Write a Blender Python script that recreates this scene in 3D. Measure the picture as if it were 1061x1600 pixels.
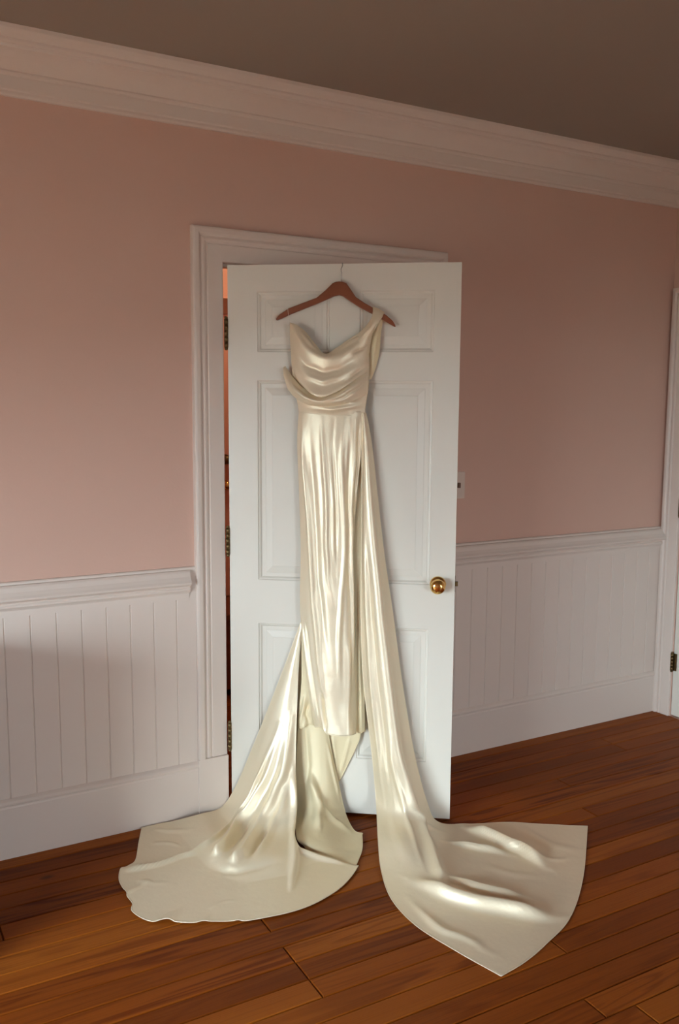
import bpy, bmesh, math, random
import numpy as np
from mathutils import Vector, Matrix

for o in list(bpy.data.objects):
    bpy.data.objects.remove(o)
scene = bpy.context.scene
COL = scene.collection
random.seed(7)

# ------------------------------------------------------------------ camera
cam_data = bpy.data.cameras.new('camera')
cam = bpy.data.objects.new('camera', cam_data)
COL.objects.link(cam)
cam_data.sensor_fit = 'VERTICAL'
cam_data.sensor_height = 36.0
cam_data.sensor_width = 36.0 * 1061 / 1600
cam_data.lens = 36.0 * 1366.64 / 1600
cam_data.clip_start = 0.05
RIGHT = Vector((0.87494877, -0.48417404, 0.00633702))
UP = Vector((0.05218994, 0.10730702, 0.99285518))
FWD = Vector((0.48139471, 0.86836669, -0.11915716))
m = Matrix((RIGHT, UP, -FWD)).transposed().to_4x4()
m.translation = Vector((-1.2037, -3.0377, 1.5418))
cam.matrix_world = m
scene.camera = cam

# ------------------------------------------------------------------ light
world = bpy.data.worlds.new('overcast_sky')
scene.world = world
world.use_nodes = True
bg = world.node_tree.nodes['Background']
wn = world.node_tree                                   # standard overcast sky: brightness (1 + 2 sin(elevation)) / 3
wtc = wn.nodes.new('ShaderNodeTexCoord'); wsep = wn.nodes.new('ShaderNodeSeparateXYZ')
wn.links.new(wtc.outputs['Generated'], wsep.inputs[0])
wmax = wn.nodes.new('ShaderNodeMath'); wmax.operation = 'MAXIMUM'; wmax.inputs[1].default_value = 0.0
wn.links.new(wsep.outputs['Z'], wmax.inputs[0])
wmad = wn.nodes.new('ShaderNodeMath'); wmad.operation = 'MULTIPLY_ADD'
SKY = 40.0
wmad.inputs[1].default_value = SKY * 2 / 3; wmad.inputs[2].default_value = SKY / 3
wn.links.new(wmax.outputs[0], wmad.inputs[0]); wn.links.new(wmad.outputs[0], bg.inputs['Strength'])
bg.inputs['Color'].default_value = (0.765, 0.925, 1.0, 1)

ROOM_X0, ROOM_X1 = -3.5, 2.34
ROOM_Y0 = -7.6
CEIL = 2.68
# windows: (wall, centre along the wall, width, sill height, head height)
WINDOWS = [('left', -2.35, 1.9, 0.30, 1.60), ('front', -0.6, 1.3, 0.3, 1.8)]
WT = 0.14
for wall, c, w, z0, z1 in WINDOWS:                      # sky portals in the window openings
    L = bpy.data.lights.new('window_portal', 'AREA')
    L.shape = 'RECTANGLE'; L.size = w; L.size_y = z1 - z0
    L.cycles.is_portal = True
    lo = bpy.data.objects.new('window_portal', L)
    COL.objects.link(lo)
    z = (z0 + z1) / 2
    if wall == 'left':
        lo.location = (ROOM_X0 - WT - .01, c, z); lo.rotation_euler = (math.pi/2, 0, -math.pi/2)
    elif wall == 'right':
        lo.location = (ROOM_X1 + WT + .01, c, z); lo.rotation_euler = (math.pi/2, 0, math.pi/2)
    else:
        lo.location = (c, ROOM_Y0 - WT - .01, z); lo.rotation_euler = (math.pi/2, 0, 0)

vs = scene.view_settings
vs.view_transform = 'Standard'
vs.look = 'None'
vs.exposure = 0.93
vs.gamma = 1.0
vs.use_curve_mapping = False

# ------------------------------------------------------------------ materials
def new_mat(name):
    mt = bpy.data.materials.new(name); mt.use_nodes = True
    nt = mt.node_tree
    return mt, nt, nt.nodes['Principled BSDF']

def N_(nt, kind, **kw):
    n = nt.nodes.new(kind)
    for k, v in kw.items():
        setattr(n, k, v)
    return n

def painted(name, col, rough=0.5, var=0.03, bump=0.02, scale=40, spec=0.4):
    mt, nt, b = new_mat(name)
    geo = N_(nt, 'ShaderNodeNewGeometry')
    n1 = N_(nt, 'ShaderNodeTexNoise'); n1.inputs['Scale'].default_value = 2.2; n1.inputs['Detail'].default_value = 4
    nt.links.new(geo.outputs['Position'], n1.inputs['Vector'])
    mx = N_(nt, 'ShaderNodeMix', data_type='RGBA')
    mx.inputs['A'].default_value = tuple(c * (1 - var) for c in col) + (1,)
    mx.inputs['B'].default_value = tuple(min(1, c * (1 + var)) for c in col) + (1,)
    nt.links.new(n1.outputs['Fac'], mx.inputs['Factor'])
    nt.links.new(mx.outputs['Result'], b.inputs['Base Color'])
    b.inputs['Roughness'].default_value = rough
    b.inputs['Specular IOR Level'].default_value = spec
    n2 = N_(nt, 'ShaderNodeTexNoise'); n2.inputs['Scale'].default_value = scale; n2.inputs['Detail'].default_value = 6
    nt.links.new(geo.outputs['Position'], n2.inputs['Vector'])
    bp = N_(nt, 'ShaderNodeBump'); bp.inputs['Strength'].default_value = bump; bp.inputs['Distance'].default_value = 0.01
    nt.links.new(n2.outputs['Fac'], bp.inputs['Height'])
    nt.links.new(bp.outputs['Normal'], b.inputs['Normal'])
    return mt

def metal(name, col, rough):
    mt, nt, b = new_mat(name)
    b.inputs['Base Color'].default_value = col + (1,)
    b.inputs['Metallic'].default_value = 1.0
    geo = N_(nt, 'ShaderNodeNewGeometry')
    n = N_(nt, 'ShaderNodeTexNoise'); n.inputs['Scale'].default_value = 60
    nt.links.new(geo.outputs['Position'], n.inputs['Vector'])
    mr = N_(nt, 'ShaderNodeMapRange'); mr.inputs['To Min'].default_value = rough * .8; mr.inputs['To Max'].default_value = rough * 1.25
    nt.links.new(n.outputs['Fac'], mr.inputs['Value']); nt.links.new(mr.outputs['Result'], b.inputs['Roughness'])
    return mt

def pine(name, cols, rough=0.35):
    """flat-sawn pine boards running along X: contour-line grain, a tone of its own per board"""
    mt, nt, b = new_mat(name)
    geo = N_(nt, 'ShaderNodeNewGeometry'); oi = N_(nt, 'ShaderNodeObjectInfo')
    off = N_(nt, 'ShaderNodeVectorMath', operation='SCALE'); off.inputs[0].default_value = (37., 91., 53.)
    nt.links.new(oi.outputs['Random'], off.inputs['Scale'])
    add = N_(nt, 'ShaderNodeVectorMath', operation='ADD')
    nt.links.new(geo.outputs['Position'], add.inputs[0]); nt.links.new(off.outputs['Vector'], add.inputs[1])
    def noise(sx, sy, scale, detail, dist=0.0):
        mp = N_(nt, 'ShaderNodeMapping'); mp.inputs['Scale'].default_value = (sx, sy, 1)
        nt.links.new(add.outputs['Vector'], mp.inputs['Vector'])
        n = N_(nt, 'ShaderNodeTexNoise'); n.inputs['Scale'].default_value = scale; n.inputs['Detail'].default_value = detail
        n.inputs['Distortion'].default_value = dist
        nt.links.new(mp.outputs['Vector'], n.inputs['Vector'])
        return n
    big = noise(.55, 9.0, 1.0, 3, .4)
    mul = N_(nt, 'ShaderNodeMath', operation='MULTIPLY'); mul.inputs[1].default_value = 62
    nt.links.new(big.outputs['Fac'], mul.inputs[0])
    sn = N_(nt, 'ShaderNodeMath', operation='SINE'); nt.links.new(mul.outputs[0], sn.inputs[0])
    fine = noise(3, 260, 1.0, 3)
    ring = N_(nt, 'ShaderNodeMapRange'); ring.inputs['From Min'].default_value = -.2; ring.inputs['From Max'].default_value = 1.0
    nt.links.new(sn.outputs[0], ring.inputs['Value'])
    gmask = N_(nt, 'ShaderNodeMapRange'); gmask.inputs['From Min'].default_value = .35; gmask.inputs['From Max'].default_value = .75
    pm = noise(.5, 2.0, 1.3, 1); nt.links.new(pm.outputs['Fac'], gmask.inputs['Value'])
    r2 = N_(nt, 'ShaderNodeMath', operation='MULTIPLY'); nt.links.new(ring.outputs['Result'], r2.inputs[0]); nt.links.new(gmask.outputs['Result'], r2.inputs[1])
    tone = N_(nt, 'ShaderNodeValToRGB')
    cr_ = tone.color_ramp
    cr_.elements[0].color = cols[0] + (1,); cr_.elements[1].color = cols[2] + (1,)
    e = cr_.elements.new(.5); e.color = cols[1] + (1,)
    blot = noise(.8, 5, 1.0, 4)
    tmix = N_(nt, 'ShaderNodeMath', operation='MULTIPLY_ADD'); tmix.inputs[1].default_value = .55
    nt.links.new(blot.outputs['Fac'], tmix.inputs[0])
    rr = N_(nt, 'ShaderNodeMath', operation='MULTIPLY_ADD'); rr.inputs[1].default_value = .5; rr.inputs[2].default_value = -.02
    nt.links.new(oi.outputs['Random'], rr.inputs[0]); nt.links.new(rr.outputs[0], tmix.inputs[2])
    nt.links.new(tmix.outputs[0], tone.inputs['Fac'])
    m1 = N_(nt, 'ShaderNodeMix', data_type='RGBA', blend_type='MULTIPLY')
    nt.links.new(tone.outputs['Color'], m1.inputs['A']); m1.inputs['B'].default_value = (.50, .36, .26, 1)
    nt.links.new(r2.outputs[0], m1.inputs['Factor'])
    m2 = N_(nt, 'ShaderNodeMix', data_type='RGBA', blend_type='MULTIPLY')
    fm = N_(nt, 'ShaderNodeMapRange'); fm.inputs['From Min'].default_value = .5; fm.inputs['From Max'].default_value = .8; fm.inputs['To Max'].default_value = .6
    nt.links.new(fine.outputs['Fac'], fm.inputs['Value']); nt.links.new(fm.outputs['Result'], m2.inputs['Factor'])
    nt.links.new(m1.outputs['Result'], m2.inputs['A']); m2.inputs['B'].default_value = (.55, .42, .34, 1)
    # knots
    vor = N_(nt, 'ShaderNodeTexVoronoi'); vor.inputs['Scale'].default_value = 1.0
    mpv = N_(nt, 'ShaderNodeMapping'); mpv.inputs['Scale'].default_value = (1.6, 3.4, 1)
    nt.links.new(add.outputs['Vector'], mpv.inputs['Vector']); nt.links.new(mpv.outputs['Vector'], vor.inputs['Vector'])
    kn = N_(nt, 'ShaderNodeMapRange'); kn.inputs['From Min'].default_value = .015; kn.inputs['From Max'].default_value = .05; kn.inputs['To Min'].default_value = .75; kn.inputs['To Max'].default_value = 0
    nt.links.new(vor.outputs['Distance'], kn.inputs['Value'])
    m3 = N_(nt, 'ShaderNodeMix', data_type='RGBA', blend_type='MIX'); nt.links.new(kn.outputs['Result'], m3.inputs['Factor'])
    nt.links.new(m2.outputs['Result'], m3.inputs['A']); m3.inputs['B'].default_value = (.06, .02, .008, 1)
    nt.links.new(m3.outputs['Result'], b.inputs['Base Color'])
    b.inputs['Roughness'].default_value = rough
    b.inputs['Specular IOR Level'].default_value = .12
    bp = N_(nt, 'ShaderNodeBump'); bp.inputs['Strength'].default_value = .12; bp.inputs['Distance'].default_value = .003
    nt.links.new(fine.outputs['Fac'], bp.inputs['Height']); nt.links.new(bp.outputs['Normal'], b.inputs['Normal'])
    return mt

def satin(name, col, rough, trans, gloss):
    mt, nt, b = new_mat(name)
    geo = N_(nt, 'ShaderNodeNewGeometry')
    n = N_(nt, 'ShaderNodeTexNoise'); n.inputs['Scale'].default_value = 14; n.inputs['Detail'].default_value = 5; n.inputs['Roughness'].default_value = .6
    nt.links.new(geo.outputs['Position'], n.inputs['Vector'])
    w = N_(nt, 'ShaderNodeTexNoise'); w.inputs['Scale'].default_value = 900; w.inputs['Detail'].default_value = 2
    nt.links.new(geo.outputs['Position'], w.inputs['Vector'])
    b1 = N_(nt, 'ShaderNodeBump'); b1.inputs['Strength'].default_value = .35; b1.inputs['Distance'].default_value = .006
    nt.links.new(n.outputs['Fac'], b1.inputs['Height'])
    b2 = N_(nt, 'ShaderNodeBump'); b2.inputs['Strength'].default_value = .08; b2.inputs['Distance'].default_value = .0005
    nt.links.new(w.outputs['Fac'], b2.inputs['Height']); nt.links.new(b1.outputs['Normal'], b2.inputs['Normal'])
    nt.links.new(b2.outputs['Normal'], b.inputs['Normal'])
    b.inputs['Base Color'].default_value = col + (1,)
    b.inputs['Roughness'].default_value = rough
    b.inputs['Specular IOR Level'].default_value = .6
    b.inputs['Metallic'].default_value = gloss
    tr = N_(nt, 'ShaderNodeBsdfTranslucent'); tr.inputs['Color'].default_value = (col[0], col[1] * .9, col[2] * .72, 1)
    ms = N_(nt, 'ShaderNodeMixShader'); ms.inputs['Fac'].default_value = trans
    out = nt.nodes['Material Output']
    nt.links.new(b.outputs[0], ms.inputs[1]); nt.links.new(tr.outputs[0], ms.inputs[2]); nt.links.new(ms.outputs[0], out.inputs['Surface'])
    return mt

def wood(name, c1, c2, rough=.4):
    mt, nt, b = new_mat(name)
    tc = N_(nt, 'ShaderNodeTexCoord'); mp = N_(nt, 'ShaderNodeMapping'); mp.inputs['Scale'].default_value = (6, 60, 60)
    nt.links.new(tc.outputs['Object'], mp.inputs['Vector'])
    n = N_(nt, 'ShaderNodeTexNoise'); n.inputs['Scale'].default_value = 1; n.inputs['Detail'].default_value = 4
    nt.links.new(mp.outputs['Vector'], n.inputs['Vector'])
    mx = N_(nt, 'ShaderNodeMix', data_type='RGBA'); mx.inputs['A'].default_value = c1 + (1,); mx.inputs['B'].default_value = c2 + (1,)
    nt.links.new(n.outputs['Fac'], mx.inputs['Factor']); nt.links.new(mx.outputs['Result'], b.inputs['Base Color'])
    b.inputs['Roughness'].default_value = rough
    return mt

M = {}
M['pink'] = painted('pink_wall_paint', (.69, .455, .37), .6, .03, .04, 120, .3)
M['trim'] = painted('white_trim_paint', (.76, .655, .59), .38, .02, .015, 60)
M['doorwhite'] = painted('white_door_paint', (.79, .75, .675), .36, .02, .015, 60)
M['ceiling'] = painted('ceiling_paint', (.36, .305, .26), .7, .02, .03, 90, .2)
M['salmon'] = painted('salmon_hall_paint', (.82, .42, .32), .6)
M['pine'] = pine('amber_pine', [(.13, .026, .002), (.28, .067, .006), (.43, .132, .015)], .5)
M['satin'] = satin('cream_satin', (.95, .835, .63), .42, .06, .38)
M['lining'] = satin('cream_lining', (.95, .83, .56), .5, .18, .12)
M['hanger'] = wood('reddish_brown_hanger_wood', (.20, .055, .022), (.30, .09, .035), .35)
M['darkwood'] = wood('dark_hall_wood', (.16, .045, .025), (.25, .08, .04), .45)
M['brass'] = metal('polished_brass', (.86, .58, .20), .12)
M['bronze'] = metal('aged_brass', (.19, .13, .06), .42)
M['steel'] = metal('hook_wire', (.55, .53, .50), .3)
M['plate'] = painted('pale_switch_plastic', (.72, .60, .52), .4)
M['toggle'] = painted('brown_toggle_plastic', (.14, .07, .04), .4)
M['outside'] = painted('outdoor_grass', (.06, .06, .045), .9, .3)
mt, nt, b = new_mat('clear_thread'); b.inputs['Base Color'].default_value = (.85, .8, .7, 1); b.inputs['Roughness'].default_value = .3
M['thread'] = mt
mt, nt, b = new_mat('window_glass')
tb = N_(nt, 'ShaderNodeBsdfTransparent'); gl = N_(nt, 'ShaderNodeBsdfGlossy'); gl.inputs['Roughness'].default_value = .02
ms = N_(nt, 'ShaderNodeMixShader'); ms.inputs['Fac'].default_value = .06
nt.links.new(tb.outputs[0], ms.inputs[1]); nt.links.new(gl.outputs[0], ms.inputs[2]); nt.links.new(ms.outputs[0], nt.nodes['Material Output'].inputs['Surface'])
M['glass'] = mt
mt, nt, b = new_mat('added_lamp_globe'); b.inputs['Emission Color'].default_value = (1, .72, .45, 1); b.inputs['Emission Strength'].default_value = 26
M['globe'] = mt  # glow of the lamp added in the hall

# ------------------------------------------------------------------ helpers
def link(name, me, mat=None, parent=None, smooth=False):
    o = bpy.data.objects.new(name, me); COL.objects.link(o)
    if mat is not None and not me.materials:
        me.materials.append(M[mat] if isinstance(mat, str) else mat)
    if smooth:
        for p in me.polygons: p.use_smooth = True
    if parent is not None: o.parent = parent
    return o

def empty(name, loc=(0, 0, 0), rz=0):
    o = bpy.data.objects.new(name, None); COL.objects.link(o)
    o.location = loc; o.rotation_euler = (0, 0, rz); o.empty_display_size = .1
    return o

def tag(o, label, cat, group=None):
    o['label'] = label; o['category'] = cat
    if group: o['group'] = group
    return o

def struct(o, label=None):
    o['kind'] = 'structure'
    if label: o['label'] = label
    return o

def mesh(verts, faces, name='mesh'):
    me = bpy.data.meshes.new(name); me.from_pydata([tuple(map(float, v)) for v in verts], [], faces); me.update()
    bm = bmesh.new(); bm.from_mesh(me); bmesh.ops.recalc_face_normals(bm, faces=bm.faces); bm.to_mesh(me); bm.free()
    return me

def boxes(lst, bevel=0.0):
    bm = bmesh.new()
    for (x0, x1, y0, y1, z0, z1) in lst:
        r = bmesh.ops.create_cube(bm, size=1)
        for v in r['verts']:
            v.co = Vector((x0 + (v.co.x + .5) * (x1 - x0), y0 + (v.co.y + .5) * (y1 - y0), z0 + (v.co.z + .5) * (z1 - z0)))
    if bevel: bmesh.ops.bevel(bm, geom=bm.edges[:], offset=bevel, segments=2, profile=.5, affect='EDGES')
    me = bpy.data.meshes.new('boxes'); bm.to_mesh(me); bm.free()
    return me

def sweep(prof, ends):
    """prof: list of (a,b); ends(a,b) -> (start point, end point); closed solid"""
    n = len(prof); A = []; B = []
    for a, b_ in prof:
        s, e = ends(a, b_); A.append(s); B.append(e)
    faces = [(i, (i + 1) % n, n + (i + 1) % n, n + i) for i in range(n)]
    faces += [tuple(range(n - 1, -1, -1)), tuple(range(n, 2 * n))]
    return mesh(A + B, faces)

def lathe(prof, seg=28, axis='z'):
    vs_, fs = [], []
    for r, h in prof:
        for k in range(seg):
            t = 2 * math.pi * k / seg
            vs_.append((r * math.cos(t), r * math.sin(t), h))
    for i in range(len(prof) - 1):
        for k in range(seg):
            k2 = (k + 1) % seg
            fs.append((i * seg + k, i * seg + k2, (i + 1) * seg + k2, (i + 1) * seg + k))
    fs.append(tuple(range(seg - 1, -1, -1))); fs.append(tuple((len(prof) - 1) * seg + k for k in range(seg)))
    if axis == 'y':      # h along -y
        vs_ = [(x, -h, y) for x, y, h in vs_]
    return mesh(vs_, fs)

def tube(pts, r, seg=8):
    pts = [Vector(p) for p in pts]; vs_, fs = [], []
    nrm = None
    for i, p in enumerate(pts):
        t = (pts[min(i + 1, len(pts) - 1)] - pts[max(i - 1, 0)]).normalized()
        if nrm is None:
            nrm = t.orthogonal().normalized()
        nrm = (nrm - t * nrm.dot(t)).normalized(); bn = t.cross(nrm)
        for k in range(seg):
            a = 2 * math.pi * k / seg
            vs_.append(p + (nrm * math.cos(a) + bn * math.sin(a)) * r)
    for i in range(len(pts) - 1):
        for k in range(seg):
            k2 = (k + 1) % seg
            fs.append((i * seg + k, i * seg + k2, (i + 1) * seg + k2, (i + 1) * seg + k))
    fs.append(tuple(range(seg - 1, -1, -1))); fs.append(tuple((len(pts) - 1) * seg + k for k in range(seg)))
    return mesh(vs_, fs)

# ------------------------------------------------------------------ room shell
XL, XR, ZH = -0.012, 0.853, 2.056           # clear door opening
def wall_with_holes(axis, a0, a1, z0, z1, t0, t1, holes):
    """solid wall in pieces around rectangular holes; axis 'x' runs along X (thickness in Y) or 'y'"""
    lst = []
    def add(u0, u1, v0, v1):
        if u1 - u0 < 1e-4 or v1 - v0 < 1e-4: return
        lst.append((u0, u1, t0, t1, v0, v1) if axis == 'x' else (t0, t1, u0, u1, v0, v1))
    cur = a0
    for (h0, h1, k0, k1) in sorted(holes):
        add(cur, h0, z0, z1); add(h0, h1, z0, k0); add(h0, h1, k1, z1); cur = h1
    add(cur, a1, z0, z1)
    return boxes(lst)

wall_back = struct(link('wall_back', wall_with_holes('x', ROOM_X0 - WT, ROOM_X1 + WT, 0, CEIL, 0, .12, [(XL - .02, XR + .02, 0, ZH + .02)]), 'pink'),
                   'pink painted wall above white beadboard wainscot')
def wholes(side): return [(c - w / 2, c + w / 2, z0, z1) for s, c, w, z0, z1 in WINDOWS if s == side]
D2A, D2B, D2H = -0.93, -0.112, 2.03         # closed door in the right wall
wall_left = struct(link('wall_left', wall_with_holes('y', ROOM_Y0, 0, -.03, CEIL, ROOM_X0 - WT, ROOM_X0, wholes('left')), 'pink'))
wall_right = struct(link('wall_right', wall_with_holes('y', ROOM_Y0, 0, -.03, CEIL, ROOM_X1, ROOM_X1 + WT, wholes('right') + [(D2A, D2B, 0, D2H)]), 'pink'))
struct(link('leak_blocker', boxes([(ROOM_X1 + .045, ROOM_X1 + WT, D2A, D2B, -.001, D2H)]), 'trim'), 'unseen panel added behind the closed door to stop sky light')  # added panel: blocks sky light leaking in under the closed door
wall_front = struct(link('wall_front', wall_with_holes('x', ROOM_X0 - WT, ROOM_X1 + WT, -.03, CEIL, ROOM_Y0 - WT, ROOM_Y0, wholes('front')), 'pink'))
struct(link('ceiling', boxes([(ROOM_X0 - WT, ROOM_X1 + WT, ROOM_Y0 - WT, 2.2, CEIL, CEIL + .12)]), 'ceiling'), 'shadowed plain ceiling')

# floor: every pine board is its own piece
floor = struct(link('floor', boxes([(ROOM_X0 - WT, ROOM_X1 + WT, ROOM_Y0 - WT, 2.2, -.10, -.021)]), 'darkwood'), 'amber pine strip floor running along the wall')
BW = 0.0825
plank_mesh = {}
def plank(x0, x1, y0, y1, top):
    L_, w_ = round(x1 - x0, 3), round(y1 - y0, 4)
    key = (L_, w_)
    if key not in plank_mesh:
        g = .0014; c = .0026
        a, b_ = g, L_ - g; p, q = g, w_ - g
        v = [(a, p, -.021), (b_, p, -.021), (b_, q, -.021), (a, q, -.021), (a, p, -c), (b_, p, -c), (b_, q, -c), (a, q, -c),
             (a + c, p + c, 0), (b_ - c, p + c, 0), (b_ - c, q - c, 0), (a + c, q - c, 0)]
        fcs = [(0, 1, 5, 4), (1, 2, 6, 5), (2, 3, 7, 6), (3, 0, 4, 7), (4, 5, 9, 8), (5, 6, 10, 9), (6, 7, 11, 10), (7, 4, 8, 11), (8, 9, 10, 11), (3, 2, 1, 0)]
        plank_mesh[key] = mesh(v, fcs, 'plank')
    o = link('plank', plank_mesh[key], 'pine', floor)
    o.location = (x0, y0, top)
y = 0.0 + BW * 1
row = 0
rngp = random.Random(21)
while y > ROOM_Y0:
    y0 = max(y - BW, ROOM_Y0); x = ROOM_X0
    first = True
    while x < ROOM_X1 - .01:
        ln = rngp.choice([2.2, 2.8, 3.4, 4.2]) if not first else rngp.choice([1.1, 1.9, 2.6, 3.3, 4.0])
        first = False
        x1 = x + ln
        if ROOM_X1 - x1 < .5: x1 = ROOM_X1
        plank(x, x1, y0, y, -.0006 * rngp.random()); x = x1
    y = y0; row += 1
# hall boards seen through the doorway
for k in range(25):
    plank(-1.2, 2.2, BW * (k + 1), BW * (k + 2), -.0004 * random.random())

# beadboard: each board is its own piece of the back wall
ZB, ZR = .205, .85
def board_mesh(w):
    t = .012
    pr = [(0, 0), (0, t - .0034), (.0030, t), (w - .0030, t), (w, t - .0034), (w, 0)]
    return sweep([(a, b_) for a, b_ in pr], lambda a, b_: ((a, -b_, ZB), (a, -b_, ZR)))
GS = .0852
bmesh_full = board_mesh(GS)
def boards(xa, xb, anchor):
    """boards between xa and xb with a joint at anchor"""
    k0 = math.floor((xa - anchor) / GS); x = anchor + k0 * GS
    while x < xb - .002:
        l, r = max(x, xa), min(x + GS, xb)
        if r - l > .012:
            me = bmesh_full if r - l > GS - 1e-4 else board_mesh(r - l)
            o = link('board', me, 'trim', wall_back); o.location = (l, 0, 0)
        x += GS
boards(ROOM_X0, -.128, -.204)
boards(.971, ROOM_X1, 1.2264)

rail_prof = [(0, .845), (.016, .845), (.0165, .860), (.020, .866), (.026, .868), (.031, .874), (.0315, .880), (.027, .885), (.030, .890), (.040, .894), (.046, .899), (.047, .905), (.041, .913), (.034, .925), (.029, .940), (.024, .9465), (.012, .9475), (0, .9475)]
plate_prof = [(0, .838), (.013, .838), (.013, .953), (.010, .957), (0, .957)]
def runx(name, prof, x0, x1, label):
    return struct(link(name, sweep(prof, lambda a, b_: ((x0, -a, b_), (x1, -a, b_))), 'trim'), label)
runx('trim_1', rail_prof, ROOM_X0, -.157, 'white moulded chair rail beside the door casing')
runx('trim_2', plate_prof, ROOM_X0, -.128, 'white flat backing strip of the chair rail near the window side')
runx('trim_3', rail_prof, .999, ROOM_X1, 'white moulded chair rail running into the far corner')
runx('trim_4', plate_prof, .971, ROOM_X1, 'white flat backing strip of the chair rail by the far corner')
base_prof = [(0, 0), (.020, 0), (.020, .178), (.0185, .182), (.0185, .186), (.0235, .190), (.0245, .196), (.021, .203), (.0135, .211), (0, .213)]
runx('baseboard_back_left', base_prof, ROOM_X0, -.126, 'tall white baseboard beside the open door')
runx('baseboard_back_right', base_prof, .969, ROOM_X1, 'tall white baseboard running to the far corner')
crown = [(0, 2.505), (.012, 2.505), (.015, 2.512), (.014, 2.520), (.020, 2.524), (.021, 2.563), (.027, 2.566), (.030, 2.572), (.028, 2.578), (.034, 2.582), (.042, 2.590), (.058, 2.606), (.076, 2.618), (.090, 2.624), (.092, 2.632), (.098, 2.634), (.102, 2.641), (.101, 2.648), (.108, 2.652), (.116, 2.658), (.123, 2.668), (.124, CEIL), (0, CEIL)]
runx('trim_5', crown, ROOM_X0, ROOM_X1, 'white stepped crown moulding along the ceiling')

# door casing with mitred corners
CW = .118
cas = [(0, 0), (0, .012), (.003, .0145), (.058, .0165), (.0605, .0135), (.064, .0135), (.068, .0175), (.076, .0195), (.082, .0165), (.0855, .0145), (.090, .0225), (.096, .026), (.108, .0265), (.115, .025), (.118, .020), (.118, 0)]
PL = .218
struct(link('trim_6', sweep(cas, lambda a, b_: ((XL - a, -b_, PL), (XL - a, -b_, ZH + a))), 'trim'), 'white moulded door casing beside the hinges')
struct(link('trim_7', sweep(cas, lambda a, b_: ((XL - a, -b_, ZH + a), (XR + a, -b_, ZH + a))), 'trim'), 'white moulded casing across the door head')
struct(link('trim_8', sweep(cas, lambda a, b_: ((XR + a, -b_, ZH + a), (XR + a, -b_, PL))), 'trim'), 'white moulded casing hidden behind the open door')
for nme, xa, xb in (('trim_9', XL - CW - .002, XL), ('trim_10', XR, XR + CW + .002)):
    struct(link(nme, boxes([(xa, xb, -.0255, 0, 0, PL)], .002), 'trim'), 'white plinth block at the foot of the casing ' + ('by the hinges' if nme == 'trim_9' else 'behind the open door'))
# jambs and stops
struct(link('trim_11', boxes([(XL - .02, XL, 0, .12, 0, ZH), (XR, XR + .02, 0, .12, 0, ZH), (XL - .02, XR + .02, 0, .12, ZH, ZH + .02),
                              (XL, XL + .011, .026, .06, 0, ZH - .011), (XR - .011, XR, .026, .06, 0, ZH - .011), (XL, XR, .026, .06, ZH - .011, ZH)]), 'trim'), 'white door jamb with stop')

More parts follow.
